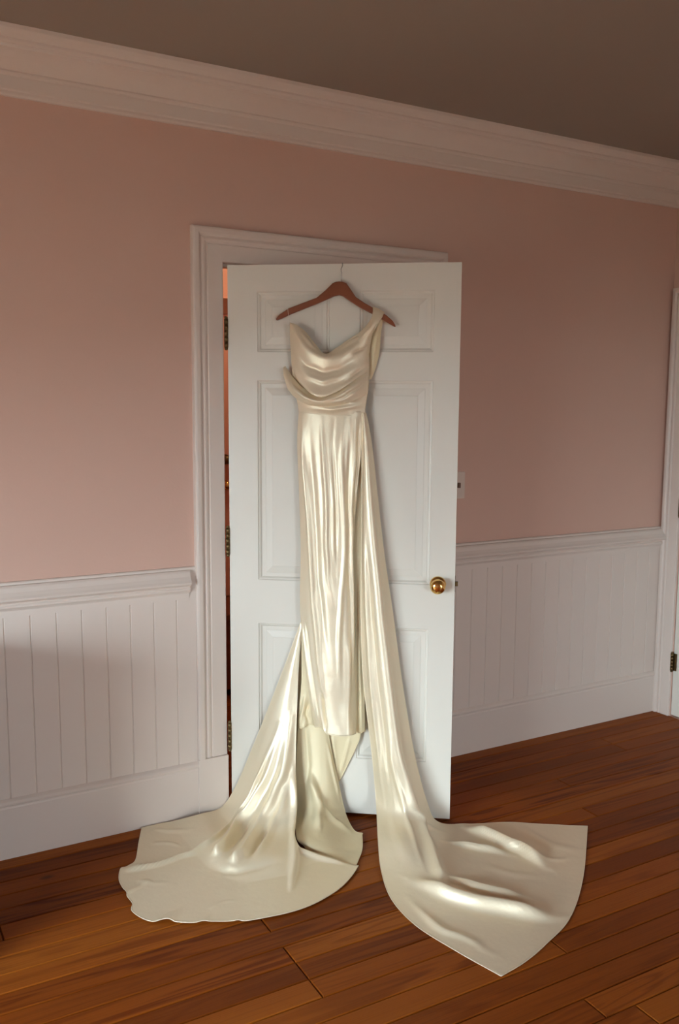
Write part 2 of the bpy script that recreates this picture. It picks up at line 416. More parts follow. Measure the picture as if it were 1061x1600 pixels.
# ------------------------------------------------------------------ panelled doors
def panel_door(name, W, H, T, openings, mat, z0):
    """local x across from the hinge, -y faces the viewer, z up; frame and panels as separate parts"""
    root = empty(name)
    xs = sorted({0, W} | {o[0] for o in openings} | {o[1] for o in openings})
    zs = sorted({0, H} | {o[2] for o in openings} | {o[3] for o in openings})
    vs_, fs = [], []
    def quad(*p):
        n = len(vs_); vs_.extend(p); fs.append((n, n + 1, n + 2, n + 3))
    for i in range(len(xs) - 1):
        for j in range(len(zs) - 1):
            cx, cz = (xs[i] + xs[i + 1]) / 2, (zs[j] + zs[j + 1]) / 2
            if any(o[0] < cx < o[1] and o[2] < cz < o[3] for o in openings): continue
            quad((xs[i], 0, zs[j]), (xs[i + 1], 0, zs[j]), (xs[i + 1], 0, zs[j + 1]), (xs[i], 0, zs[j + 1]))
            quad((xs[i], T, zs[j + 1]), (xs[i + 1], T, zs[j + 1]), (xs[i + 1], T, zs[j]), (xs[i], T, zs[j]))
    quad((0, 0, 0), (0, 0, H), (0, T, H), (0, T, 0)); quad((W, 0, H), (W, 0, 0), (W, T, 0), (W, T, H))
    quad((0, 0, H), (W, 0, H), (W, T, H), (0, T, H)); quad((0, T, 0), (W, T, 0), (W, 0, 0), (0, 0, 0))
    for (a, b_, c, e) in openings:              # sticking mould around each opening, both faces
        for s, y0 in ((1, 0), (-1, T)):
            rings = [(0, 0), (.003, .0045), (.007, .0055), (.0125, .0115)]
            for (o0, d0), (o1, d1) in zip(rings[:-1], rings[1:]):
                r0 = [(a + o0, y0 + s * d0, c + o0), (b_ - o0, y0 + s * d0, c + o0), (b_ - o0, y0 + s * d0, e - o0), (a + o0, y0 + s * d0, e - o0)]
                r1 = [(a + o1, y0 + s * d1, c + o1), (b_ - o1, y0 + s * d1, c + o1), (b_ - o1, y0 + s * d1, e - o1), (a + o1, y0 + s * d1, e - o1)]
                for k in range(4):
                    quad(r0[k], r0[(k + 1) % 4], r1[(k + 1) % 4], r1[k])
    me = bpy.data.meshes.new('door_frame'); me.from_pydata(vs_, [], fs); me.update()
    bm = bmesh.new(); bm.from_mesh(me); bmesh.ops.remove_doubles(bm, verts=bm.verts, dist=1e-5); bmesh.ops.recalc_face_normals(bm, faces=bm.faces); bm.to_mesh(me); bm.free()
    fr = link('door_frame', me, mat, root); fr.location.z = z0
    for (a, b_, c, e) in openings:              # raised panels
        V, F = [], []
        rings = [(.010, .0120), (.026, .0120), (.030, .0105), (.052, .0060), (.054, .0050)]
        for o_, d_ in rings:
            V += [(a + o_, d_, c + o_), (b_ - o_, d_, c + o_), (b_ - o_, d_, e - o_), (a + o_, d_, e - o_)]
        nb = len(V)
        for o_, d_ in rings:
            V += [(a + o_, T - d_, c + o_), (b_ - o_, T - d_, c + o_), (b_ - o_, T - d_, e - o_), (a + o_, T - d_, e - o_)]
        R_ = len(rings)
        for base in (0, nb):
            for r in range(R_ - 1):
                for k in range(4):
                    F.append((base + r * 4 + k, base + r * 4 + (k + 1) % 4, base + (r + 1) * 4 + (k + 1) % 4, base + (r + 1) * 4 + k))
            F.append(tuple(base + (R_ - 1) * 4 + k for k in range(4)))
        for k in range(4): F.append((k, (k + 1) % 4, nb + (k + 1) % 4, nb + k))
        p = link('panel', mesh(V, F, 'panel'), mat, root); p.location.z = z0
    return root

def hinge_mesh(z0, z1, leaf=True):
    bm = bmesh.new()
    n = 5; h = (z1 - z0) / n
    for k in range(n):
        r = bmesh.ops.create_cone(bm, cap_ends=True, segments=14, radius1=.0075, radius2=.0075, depth=h - .001)
        for v in r['verts']: v.co += Vector((0, 0, z0 + h * (k + .5)))
    for zc in (z0 - .003, z1 + .003):
        r = bmesh.ops.create_uvsphere(bm, u_segments=12, v_segments=8, radius=.0065)
        for v in r['verts']: v.co = Vector((v.co.x, v.co.y, v.co.z * .9 + zc))
    me = bpy.data.meshes.new('hinge'); bm.to_mesh(me); bm.free()
    return me

A = 0.62794
HINGE = Vector((0, -.025, 0))
DW, DH, DZ = .834, 2.032, .012
OP = []
ux = (.108, .371, .479, .742)
for (c, e) in ((.228 - DZ, .736 - DZ), (.901 - DZ, 1.636 - DZ), (1.737 - DZ, 1.950 - DZ)):
    OP += [(ux[0], ux[1], c, e), (ux[2], ux[3], c, e)]
door = panel_door('door_1', DW, DH, .035, OP, 'doorwhite', DZ)
door.location = HINGE; door.rotation_euler = (0, 0, -A)
struct(door, 'white six-panel door standing ajar with a dress hung on it')
hm = None
for z0_, z1_ in ((1.752, 1.856), (.994, 1.094), (.238, .344)):
    h = link('hinge', hinge_mesh(z0_, z1_), 'bronze', door, True); h.location = (-.006, -.002, 0)
    h['label'] = 'aged brass hinge barrel'
    lf = link('hinge_leaf', boxes([(-.004, -.0005, .004, .032, z0_, z1_)]), 'bronze', h); lf.location = (.004, -.002, 0)
# knob on the face, latch in the edge
kx, kz = .773, .905
knob = link('door_knob', lathe([(.0005, .066), (.012, .0655), (.020, .063), (.0255, .057), (.0275, .050), (.0265, .043), (.022, .036), (.014, .031), (.0105, .027), (.010, .012), (.014, .009)], 36, 'y'), 'brass', door, True)
knob.location = (kx, 0, kz); knob['label'] = 'polished round brass knob'
link('knob_rose', lathe([(.029, 0), (.0295, .003), (.027, .007), (.018, .010), (.011, .0105)], 36, 'y'), 'brass', knob, True)
latch = link('latch_bolt', boxes([(DW, DW + .0016, .006, .029, kz - .028, kz + .028), (DW, DW + .011, .011, .024, kz - .008, kz + .008)], .0006), 'bronze', door)
latch['label'] = 'dark brass latch bolt and plate'

# closed door in the right wall with its casing
d2 = panel_door('door_2', D2B - D2A - .006, D2H - .012, .035, [(.11, .36, .21, .72), (.46, .70, .21, .72), (.11, .36, .89, 1.62), (.46, .70, .89, 1.62), (.11, .36, 1.72, 1.92), (.46, .70, 1.72, 1.92)], 'doorwhite', .008)
d2.location = (ROOM_X1 + .002, D2B - .003, 0); d2.rotation_euler = (0, 0, -math.pi / 2)
struct(d2, 'closed white door in the wall at the far corner')
for z0_, z1_ in ((1.76, 1.85), (1.018, 1.103), (.238, .326)):
    h = link('hinge', hinge_mesh(z0_, z1_), 'bronze', d2, True); h.location = (-.001, -.012, 0)
    link('hinge_leaf', boxes([(-.0005, .022, -.0015, .001, z0_, z1_)]), 'bronze', h).location = (0, .0085, 0)
C2 = .095
cas2 = [(a * C2 / CW, b_ * .9) for a, b_ in cas]
X1 = ROOM_X1
struct(link('trim_12', sweep(cas2, lambda a, b_: ((X1 - b_, D2B + .004 + a, 0), (X1 - b_, D2B + .004 + a, D2H + a))), 'trim'), 'white casing of the closed door in the corner')
struct(link('trim_13', sweep(cas2, lambda a, b_: ((X1 - b_, D2B + .004 + a, D2H + a), (X1 - b_, D2A - .004 - a, D2H + a))), 'trim'), 'white head casing of the closed door in the corner')
struct(link('trim_14', sweep(cas2, lambda a, b_: ((X1 - b_, D2A - .004 - a, D2H + a), (X1 - b_, D2A - .004 - a, 0))), 'trim'), 'white casing on the near side of the closed door')
# crown and base on the side walls
struct(link('trim_15', sweep(crown, lambda a, b_: ((X1 - a, -a, b_), (X1 - a, ROOM_Y0, b_))), 'trim'), 'white crown moulding over the closed door')
struct(link('trim_16', sweep(crown, lambda a, b_: ((ROOM_X0 + a, -a, b_), (ROOM_X0 + a, ROOM_Y0, b_))), 'trim'), 'white crown moulding on the window wall')
struct(link('baseboard_right', sweep(base_prof, lambda a, b_: ((X1 - a, D2A - .11, b_), (X1 - a, ROOM_Y0, b_))), 'trim'))
struct(link('baseboard_left', sweep(base_prof, lambda a, b_: ((ROOM_X0 + a, -.03, b_), (ROOM_X0 + a, ROOM_Y0, b_))), 'trim'))

# light switch on the wall behind the door
sw = tag(empty('light_switch', (1.06, 0, 1.211)), 'pale switch plate with brown toggle just behind the open door edge', 'light switch')
link('switch_plate', boxes([(-.036, .036, -.006, 0, -.058, .058)], .002), 'plate', sw)
tg = link('toggle', boxes([(-.005, .005, -.018, -.005, -.011, .011)], .0015), 'toggle', sw)

# ------------------------------------------------------------------ windows (behind and beside the camera)
for n, (side, c, w, z0, z1) in enumerate(WINDOWS):
    root = struct(empty('window_%d' % (n + 1)), 'white sash window in the ' + ('side wall facing the closed door' if side == 'left' else 'wall behind the viewer'))
    fr = .045
    def loc_boxes(l): return boxes(l)
    zm = (z0 + z1) / 2
    frame = link('window_frame', boxes([(-w/2, -w/2 + fr, -.09, 0, z0, z1), (w/2 - fr, w/2, -.09, 0, z0, z1), (-w/2, w/2, -.09, 0, z1 - fr, z1), (-w/2, w/2, -.09, 0, z0, z0 + fr), (-w/2 + fr, w/2 - fr, -.06, -.02, zm - .02, zm + .02)]), 'trim', root)
    link('window_casing', boxes([(-w/2 - .11, -w/2, 0, .022, z0 - .02, z1 + .11), (w/2, w/2 + .11, 0, .022, z0 - .02, z1 + .11), (-w/2, w/2, 0, .022, z1, z1 + .11)]), 'trim', root)
    link('window_sill', boxes([(-w/2 - .13, w/2 + .13, -.02, .05, z0 - .045, z0 - .02)]), 'trim', root)
    for (a, b_) in ((z0 + fr, zm - .02), (zm + .02, z1 - fr)):
        link('muntin', boxes([(-.011, .011, -.05, -.03, a, b_)]), 'trim', root)
        for xa, xb in ((-w/2 + fr, -.011), (.011, w/2 - fr)):
            link('pane', boxes([(xa, xb, -.042, -.038, a, b_)]), 'glass', root)
    if side == 'left': root.location = (ROOM_X0, c, 0); root.rotation_euler = (0, 0, -math.pi/2)
    elif side == 'right': root.location = (ROOM_X1, c, 0); root.rotation_euler = (0, 0, math.pi/2)
    else: root.location = (c, ROOM_Y0, 0)
struct(link('outside_ground', boxes([(-60, 60, -60, 60, -3.3, -3.2)]), 'outside'), 'lawn outside the windows')

# ------------------------------------------------------------------ hall glimpsed through the hinge gap
struct(link('wall_hall', boxes([(-1.2, 2.2, 1.62, 1.72, 0, CEIL), (-1.3, -1.2, .12, 1.72, 0, CEIL), (2.2, 2.3, .12, 1.72, 0, CEIL)]), 'salmon'), 'salmon painted hall wall')
struct(link('trim_17', boxes([(-1.2, 2.2, 1.595, 1.62, 2.05, 2.135)]), 'darkwood'), 'brown picture rail in the hall')
chest = tag(empty('storage_chest', (.6, 1.40, 0)), 'dark brown wooden chest glimpsed through the hinge gap', 'chest')
link('chest_body', boxes([(-.5, .5, -.2, .19, .04, .42)], .004), 'darkwood', chest)
link('chest_lid', boxes([(-.52, .52, -.22, .2, .42, .455)], .006), 'darkwood', chest)
for sx in (-.46, .46):
    for sy in (-.16, .15):
        link('foot', boxes([(sx - .03, sx + .03, sy - .03, sy + .03, 0, .04)]), 'darkwood', chest)
d3 = struct(empty('door_3', (.62, 1.62, 0)), 'salmon painted hall door with brass knob and bolt')
link('door_frame', boxes([(-.36, .40, -.03, 0, .46, 2.03)], .003), 'salmon', d3)
for zz, mt_ in ((1.10, 'brass'), (1.245, 'bronze')):
    k = link('door_knob' if mt_ == 'brass' else 'bolt_knob', lathe([(.001, .06), (.018, .056), (.025, .046), (.022, .034), (.010, .026), (.009, .008), (.028, .006), (.028, 0)], 20, 'y'), mt_, d3, True)
    k.location = (.0, -.03, zz)
lamp = tag(empty('added_hall_lamp', (.5, .85, CEIL)), 'unseen globe lamp added on the hall ceiling to light the hall', 'lamp')  # out-of-view lamp, added to light the hall behind the gap
link('added_lamp_base', lathe([(.06, 0), (.06, -.02), (.03, -.04), (.03, -.06)], 20), 'brass', lamp, True)
bmg = bmesh.new(); bmesh.ops.create_uvsphere(bmg, u_segments=20, v_segments=12, radius=.09); meg = bpy.data.meshes.new('globe'); bmg.to_mesh(meg); bmg.free()
g_ = link('added_lamp_globe', meg, 'globe', lamp, True); g_.location.z = -.14

# ------------------------------------------------------------------ unseen chest of drawers, added to shade the lower-left wall and floor
CHX, CHY = -1.55, -.36
drs = tag(empty('added_shade_chest', (CHX, CHY, 0)), 'dark wooden drawer chest out of view, added to shade the lower-left wall', 'chest of drawers')
cw, cd_, ch = .50, .30, .80                  # half width, half depth, height
link('carcass', boxes([(-cw, cw, -cd_ + .02, cd_, .09, ch - .03)], .003), 'darkwood', drs)
link('chest_top', boxes([(-cw - .02, cw + .02, -cd_, cd_, ch - .03, ch)], .005), 'darkwood', drs)
for sx in (-1, 1):
    for sy in (-1, 1):
        link('leg', boxes([(sx * (cw - .03) - .03, sx * (cw - .03) + .03, sy * (cd_ - .05) - .03, sy * (cd_ - .05) + .03, 0, .09)], .003), 'darkwood', drs)
for k in range(3):
    z0_ = .115 + k * .218
    dr = link('drawer', boxes([(-cw + .03, cw - .03, -cd_ + .006, -cd_ + .022, z0_, z0_ + .19)], .003), 'darkwood', drs)
    for sx in (-.26, .26):
        kn_ = link('knob', lathe([(.0005, .028), (.012, .026), (.016, .020), (.013, .013), (.007, .009), (.007, 0)], 18, 'y'), 'brass', dr, True)
        kn_.location = (sx, -cd_ + .006, z0_ + .095)
CLOTH = {
 'bodice': dict(rows=[
  [(0.2399,0.03,1.679),(0.2995,0.055,1.6668),(0.38,0.06,1.6667),(0.4586,0.055,1.6781),(0.5171,0.03,1.6904)],
  [(0.2446,0.03,1.6225),(0.3049,0.06,1.6107),(0.3809,0.065,1.6109),(0.4596,0.06,1.6224),(0.5177,0.03,1.6346)],
  [(0.2571,0.035,1.5726),(0.3122,0.062,1.5614),(0.3819,0.07,1.5617),(0.4557,0.062,1.5666),(0.5119,0.035,1.5784)],
  [(0.264,0.035,1.5409),(0.3189,0.06,1.5344),(0.384,0.068,1.5304),(0.4512,0.06,1.5308),(0.5055,0.035,1.5379)],
  [(0.2662,0.034,1.5227),(0.3185,0.057,1.5186),(0.3836,0.064,1.5147),(0.451,0.057,1.5128),(0.5056,0.034,1.5176)]],
  folds=[
  ([(0.298,0.052,1.538),(0.347,0.066,1.536),(0.393,0.068,1.533),(0.448,0.062,1.542),(0.505,0.037,1.551)],0.006,0.008,0.008,1),
  ([(0.417,0.068,1.56),(0.444,0.065,1.568),(0.474,0.055,1.578),(0.49,0.047,1.594),(0.51,0.035,1.609)],0.008,0.01,0.01,1)]),
 'cowl': dict(rows=[
  [(0.2331,0.03,1.8382),(0.2601,0.04,1.8282),(0.2927,0.043,1.8034),(0.3271,0.043,1.7611),(0.3614,0.043,1.7276),(0.3999,0.042,1.7477),(0.4403,0.04,1.7743),(0.4782,0.036,1.7966),(0.5135,0.03,1.8213),(0.5289,0.028,1.8346)],
  [(0.2338,0.034,1.8356),(0.2604,0.055,1.8025),(0.2919,0.066,1.7662),(0.3293,0.072,1.737),(0.3658,0.074,1.7214),(0.4106,0.072,1.7303),(0.448,0.066,1.7482),(0.4804,0.056,1.7686),(0.5083,0.044,1.7915),(0.5229,0.034,1.8143)],
  [(0.2338,0.034,1.8133),(0.2636,0.06,1.7711),(0.298,0.075,1.739),(0.3355,0.083,1.7187),(0.372,0.086,1.7097),(0.4165,0.083,1.712),(0.4513,0.074,1.7279),(0.4811,0.06,1.7441),(0.5065,0.046,1.7649),(0.5187,0.034,1.7834)],
  [(0.2349,0.034,1.7754),(0.2633,0.058,1.7291),(0.3021,0.072,1.695),(0.3397,0.08,1.6769),(0.3763,0.083,1.6702),(0.4209,0.08,1.6748),(0.4556,0.07,1.6907),(0.4834,0.058,1.709),(0.5046,0.046,1.7273),(0.5146,0.034,1.7436)],
  [(0.2384,0.034,1.7238),(0.2633,0.058,1.6778),(0.3027,0.075,1.6438),(0.3406,0.085,1.6258),(0.375,0.088,1.6214),(0.4217,0.084,1.6349),(0.4563,0.074,1.6552),(0.4839,0.06,1.6735),(0.505,0.046,1.6897),(0.5173,0.034,1.7036)],
  [(0.2407,0.034,1.6856),(0.261,0.058,1.6442),(0.2938,0.076,1.6081),(0.3288,0.096,1.5834),(0.3632,0.099,1.5769),(0.4098,0.095,1.5948),(0.4509,0.083,1.6218),(0.4821,0.062,1.6468),(0.5053,0.047,1.663),(0.5176,0.034,1.6724)],
  [(0.2423,0.03,1.6835),(0.2611,0.045,1.6492),(0.2932,0.058,1.6152),(0.3265,0.066,1.5928),(0.3587,0.068,1.5884),(0.4061,0.066,1.6065),(0.4482,0.06,1.6335),(0.4808,0.05,1.6561),(0.5046,0.04,1.6721),(0.5172,0.03,1.6793)]],
  folds=[
  ([(0.275,0.05,1.806),(0.295,0.056,1.779),(0.313,0.061,1.757),(0.332,0.062,1.742),(0.35,0.068,1.727)],0.008,0.006,0.008,1),
  ([(0.41,0.064,1.737),(0.435,0.058,1.753),(0.459,0.051,1.77),(0.482,0.046,1.785),(0.511,0.04,1.8)],0.007,0.005,0.008,1),
  ([(0.45,0.075,1.719),(0.466,0.068,1.729),(0.48,0.06,1.737),(0.497,0.052,1.746),(0.512,0.039,1.756)],-0.006,0.006,0.006,1),
  ([(0.248,0.046,1.739),(0.276,0.064,1.711),(0.301,0.072,1.684),(0.333,0.079,1.673),(0.36,0.083,1.662),(0.392,0.083,1.668),(0.419,0.08,1.675),(0.452,0.071,1.697),(0.486,0.057,1.72)],-0.006,0.008,0.01,1),
  ([(0.253,0.05,1.699),(0.28,0.066,1.674),(0.306,0.075,1.649),(0.335,0.082,1.639),(0.361,0.086,1.63),(0.389,0.085,1.638),(0.416,0.083,1.643),(0.452,0.073,1.667),(0.485,0.058,1.69)],0.006,0.01,0.01,1),
  ([(0.429,0.088,1.622),(0.452,0.079,1.64),(0.473,0.067,1.658),(0.494,0.054,1.674),(0.512,0.04,1.689)],-0.005,0.006,0.006,1)]),
 'swag': dict(rows=[
  [(0.2157,0.024,1.686),(0.244,0.04,1.6493),(0.2866,0.06,1.6084),(0.3405,0.068,1.5839),(0.4083,0.066,1.6065),(0.4635,0.056,1.6448),(0.5172,0.03,1.677)],
  [(0.2098,0.03,1.679),(0.2403,0.058,1.6307),(0.288,0.082,1.5857),(0.3464,0.092,1.5658),(0.416,0.09,1.5861),(0.4676,0.072,1.6221),(0.5177,0.034,1.6613)],
  [(0.2102,0.032,1.6586),(0.2411,0.062,1.6127),(0.291,0.086,1.5745),(0.3515,0.096,1.5591),(0.4187,0.093,1.575),(0.4703,0.075,1.6088),(0.5158,0.036,1.6456)],
  [(0.2167,0.03,1.6315),(0.2472,0.058,1.5948),(0.2923,0.08,1.5611),(0.3529,0.09,1.5503),(0.4204,0.088,1.5618),(0.4722,0.07,1.5889),(0.516,0.035,1.6188)],
  [(0.2256,0.028,1.6044),(0.2524,0.048,1.577),(0.2969,0.066,1.5523),(0.3531,0.075,1.5436),(0.4211,0.075,1.5507),(0.4738,0.062,1.5667),(0.5138,0.033,1.5919)],
  [(0.2319,0.024,1.5954),(0.2579,0.04,1.5748),(0.2997,0.055,1.5546),(0.3535,0.062,1.5481),(0.4218,0.062,1.5553),(0.4727,0.052,1.5735),(0.5135,0.03,1.5964)]],
  folds=[
  ([(0.223,0.046,1.649),(0.239,0.059,1.628),(0.255,0.071,1.606),(0.28,0.081,1.588),(0.3,0.089,1.572),(0.326,0.092,1.567),(0.352,0.096,1.562)],0.006,0.007,0.007,1),
  ([(0.365,0.096,1.558),(0.399,0.095,1.565),(0.431,0.089,1.573),(0.455,0.082,1.591),(0.484,0.064,1.609),(0.497,0.053,1.623),(0.513,0.039,1.637)],-0.006,0.006,0.006,1)]),
 'strap': dict(rows=[
  [(0.5317,0.012,1.8715),(0.5429,0.011,1.8716),(0.5542,0.011,1.8693),(0.5679,0.012,1.8603)],
  [(0.5263,0.017,1.8898),(0.5387,0.017,1.8864),(0.5523,0.017,1.8797),(0.567,0.017,1.8719)],
  [(0.527,0.026,1.8899),(0.5394,0.026,1.8865),(0.553,0.026,1.8798),(0.5677,0.026,1.872)],
  [(0.5279,0.034,1.8736),(0.5404,0.036,1.8712),(0.5516,0.036,1.8689),(0.565,0.034,1.8624)],
  [(0.523,0.04,1.8511),(0.5349,0.047,1.8438),(0.5483,0.047,1.8415),(0.5608,0.036,1.8535)],
  [(0.5078,0.043,1.8268),(0.52,0.052,1.8149),(0.5356,0.052,1.8149),(0.5476,0.036,1.8316)],
  [(0.4833,0.043,1.8027),(0.498,0.054,1.7863),(0.5158,0.052,1.7886),(0.5297,0.033,1.8033)],
  [(0.4448,0.04,1.7787),(0.4717,0.057,1.7532),(0.5005,0.053,1.7534),(0.5209,0.031,1.7659)],
  [(0.4102,0.034,1.7549),(0.4486,0.05,1.7294),(0.4884,0.042,1.732),(0.5161,0.024,1.7309)]],
  folds=[
  ([(0.545,0.042,1.858),(0.535,0.049,1.836),(0.525,0.052,1.817),(0.505,0.053,1.798),(0.485,0.053,1.778)],0.004,0.005,0.005,1),
  ([(0.555,0.042,1.851),(0.547,0.048,1.834),(0.538,0.051,1.817),(0.527,0.05,1.802),(0.516,0.051,1.787)],-0.004,0.004,0.004,1)]),
 'back_strap': dict(rows=[
  [(0.5361,0.012,1.8781),(0.5474,0.012,1.8759),(0.5656,0.012,1.8647)],
  [(0.5391,0.016,1.8468),(0.5506,0.018,1.8421),(0.5616,0.014,1.8402)],
  [(0.5238,0.016,1.7981),(0.54,0.02,1.7911),(0.5552,0.012,1.7939)],
  [(0.513,0.016,1.7403),(0.5339,0.02,1.7355),(0.5513,0.012,1.736)],
  [(0.5136,0.016,1.6866),(0.5275,0.018,1.6821),(0.5384,0.012,1.6801)],
  [(0.5095,0.016,1.6417),(0.5165,0.017,1.6395),(0.5229,0.012,1.6396)]],
  folds=[
  ([(0.549,0.019,1.835),(0.544,0.019,1.802),(0.54,0.02,1.77),(0.533,0.02,1.724),(0.525,0.018,1.68)],0.004,0.005,0.005,1)]),
 'skirt': dict(rows=[
  [(0.2662,0.034,1.5249),(0.2986,0.0497,1.5252),(0.3293,0.0567,1.5255),(0.3594,0.0607,1.5257),(0.3889,0.062,1.5259),(0.4181,0.0607,1.5261),(0.4469,0.0567,1.5263),(0.4754,0.0497,1.5265),(0.5032,0.034,1.5266)],
  [(0.2619,0.036,1.4633),(0.2947,0.0529,1.464),(0.3257,0.0604,1.4645),(0.356,0.0646,1.4649),(0.3858,0.066,1.4652),(0.4151,0.0646,1.4654),(0.4441,0.0604,1.4656),(0.4727,0.0529,1.4657),(0.5006,0.036,1.4656)],
  [(0.2608,0.036,1.3945),(0.2935,0.0551,1.3958),(0.3241,0.0636,1.3966),(0.354,0.0684,1.3971),(0.3833,0.07,1.3976),(0.412,0.0684,1.3978),(0.4404,0.0636,1.3979),(0.4684,0.0551,1.3979),(0.4955,0.036,1.3974)],
  [(0.2671,0.038,1.2562),(0.2974,0.0588,1.2586),(0.3255,0.0681,1.2599),(0.3528,0.0733,1.2608),(0.3794,0.075,1.2614),(0.4056,0.0733,1.2617),(0.4313,0.0681,1.2617),(0.4566,0.0588,1.2613),(0.4809,0.038,1.2599)],
  [(0.2747,0.04,1.0226),(0.3026,0.0625,1.027),(0.3283,0.0725,1.0293),(0.3531,0.0781,1.0309),(0.3772,0.08,1.0318),(0.4008,0.0781,1.0322),(0.4239,0.0725,1.0318),(0.4466,0.0625,1.0308),(0.468,0.04,1.0277)],
  [(0.2729,0.042,0.8209),(0.302,0.0662,0.8274),(0.3286,0.0769,0.8307),(0.3544,0.083,0.833),(0.3794,0.085,0.8343),(0.4038,0.083,0.8347),(0.4278,0.0769,0.8341),(0.4512,0.0662,0.8325),(0.4734,0.042,0.8278)],
  [(0.2855,0.045,0.6657),(0.3136,0.0703,0.6738),(0.3392,0.0816,0.678),(0.3638,0.0879,0.6807),(0.3878,0.09,0.6823),(0.4112,0.0879,0.6826),(0.434,0.0816,0.6818),(0.4563,0.0703,0.6796),(0.4774,0.045,0.6735)],
  [(0.303,0.048,0.5216),(0.3291,0.0744,0.5313),(0.3527,0.0862,0.5362),(0.3754,0.0928,0.5394),(0.3974,0.095,0.5411),(0.4188,0.0928,0.5414),(0.4396,0.0862,0.5402),(0.4599,0.0744,0.5373),(0.4789,0.048,0.5297)],
  [(0.3179,0.05,0.4251),(0.3425,0.077,0.4358),(0.3647,0.089,0.4412),(0.3859,0.0958,0.4446),(0.4065,0.098,0.4464),(0.4264,0.0958,0.4466),(0.4459,0.089,0.4452),(0.4648,0.077,0.4419),(0.4823,0.05,0.4333)],
  [(0.3301,0.05,0.3617),(0.3471,0.068,0.3693),(0.361,0.082,0.3777),(0.3722,0.094,0.3634),(0.3849,0.1,0.3566),(0.4091,0.105,0.355),(0.4398,0.107,0.355),(0.4671,0.1,0.3562),(0.4809,0.075,0.3522),(0.4833,0.052,0.346)]],
  folds=[
  ([(0.279,0.042,1.508),(0.281,0.047,1.452),(0.282,0.049,1.397),(0.29,0.054,1.306),(0.3,0.06,1.212),(0.309,0.065,1.103),(0.317,0.07,0.976),(0.322,0.073,0.908),(0.325,0.075,0.844),(0.339,0.081,0.728),(0.35,0.086,0.611),(0.364,0.09,0.517),(0.377,0.094,0.42)],0.01,0.008,0.009,0.4),
  ([(0.302,0.052,1.508),(0.309,0.059,1.43),(0.315,0.063,1.354),(0.324,0.068,1.26),(0.33,0.071,1.174),(0.338,0.075,1.051),(0.343,0.079,0.932),(0.355,0.083,0.846),(0.365,0.086,0.755),(0.38,0.091,0.657),(0.397,0.094,0.567)],-0.007,0.014,0.012,0.6),
  ([(0.351,0.061,1.505),(0.354,0.065,1.45),(0.358,0.069,1.399),(0.365,0.073,1.308),(0.372,0.076,1.215),(0.374,0.078,1.134),(0.374,0.079,1.053),(0.379,0.081,0.992),(0.382,0.082,0.934),(0.394,0.083,0.879),(0.407,0.083,0.828)],0.007,0.008,0.008,0.6),
  ([(0.398,0.064,1.499),(0.395,0.067,1.448),(0.393,0.07,1.4),(0.398,0.073,1.309),(0.404,0.074,1.215),(0.408,0.075,1.135),(0.409,0.076,1.053),(0.412,0.077,0.992),(0.413,0.078,0.934)],-0.006,0.007,0.006,0.8),
  ([(0.383,0.07,1.399),(0.392,0.073,1.309),(0.398,0.075,1.215),(0.399,0.077,1.121),(0.401,0.078,1.028),(0.407,0.078,0.98),(0.41,0.079,0.923)],0.005,0.006,0.006,1),
  ([(0.432,0.061,1.499),(0.429,0.065,1.427),(0.425,0.068,1.356),(0.429,0.069,1.262),(0.434,0.068,1.176),(0.437,0.067,1.106),(0.438,0.068,1.027),(0.434,0.071,0.945),(0.428,0.076,0.868),(0.425,0.079,0.791),(0.422,0.084,0.707),(0.424,0.089,0.599),(0.426,0.093,0.493)],0.007,0.008,0.008,0.5),
  ([(0.451,0.057,1.499),(0.455,0.059,1.448),(0.455,0.06,1.4),(0.453,0.061,1.334),(0.451,0.062,1.261),(0.452,0.06,1.175),(0.454,0.056,1.077),(0.454,0.057,0.943),(0.457,0.062,0.815)],-0.007,0.007,0.007,0.6),
  ([(0.472,0.052,1.499),(0.472,0.054,1.428),(0.471,0.052,1.355),(0.464,0.054,1.271),(0.459,0.055,1.188),(0.461,0.049,1.104),(0.461,0.048,1.025),(0.465,0.047,0.907),(0.467,0.051,0.794),(0.471,0.054,0.676),(0.472,0.056,0.559)],0.007,0.006,0.006,0.5),
  ([(0.486,0.045,1.499),(0.483,0.047,1.427),(0.481,0.044,1.355),(0.475,0.044,1.271),(0.468,0.047,1.188)],-0.006,0.005,0.005,0.7),
  ([(0.291,0.058,0.79),(0.302,0.063,0.713),(0.313,0.067,0.621),(0.325,0.072,0.542),(0.339,0.077,0.461),(0.347,0.078,0.418),(0.353,0.075,0.378)],-0.006,0.005,0.005,0.4),
  ([(0.279,0.046,0.787),(0.286,0.049,0.726),(0.294,0.053,0.668),(0.307,0.058,0.584),(0.32,0.064,0.506),(0.329,0.065,0.442),(0.34,0.064,0.381)],0.006,0.004,0.005,0.5),
  ([(0.361,0.089,0.516),(0.368,0.091,0.434),(0.377,0.097,0.36)],-0.014,0.006,0.006,0.5),
  ([(0.457,0.068,0.704),(0.459,0.076,0.529),(0.464,0.101,0.361)],0.006,0.012,0.008,0.4)]),
 'underskirt': dict(rows=[
  [(0.2806,0.022,1.4402),(0.3244,0.022,1.4407),(0.3681,0.022,1.4411),(0.4117,0.022,1.4415),(0.4551,0.022,1.442),(0.4983,0.022,1.4424)],
  [(0.2809,0.022,1.2317),(0.3246,0.022,1.2325),(0.3682,0.022,1.2333),(0.4116,0.022,1.2341),(0.4549,0.022,1.2349),(0.498,0.022,1.2356)],
  [(0.2812,0.022,1.0199),(0.3253,0.022,1.021),(0.3692,0.022,1.0222),(0.4129,0.022,1.0233),(0.4565,0.022,1.0245),(0.5,0.022,1.0256)],
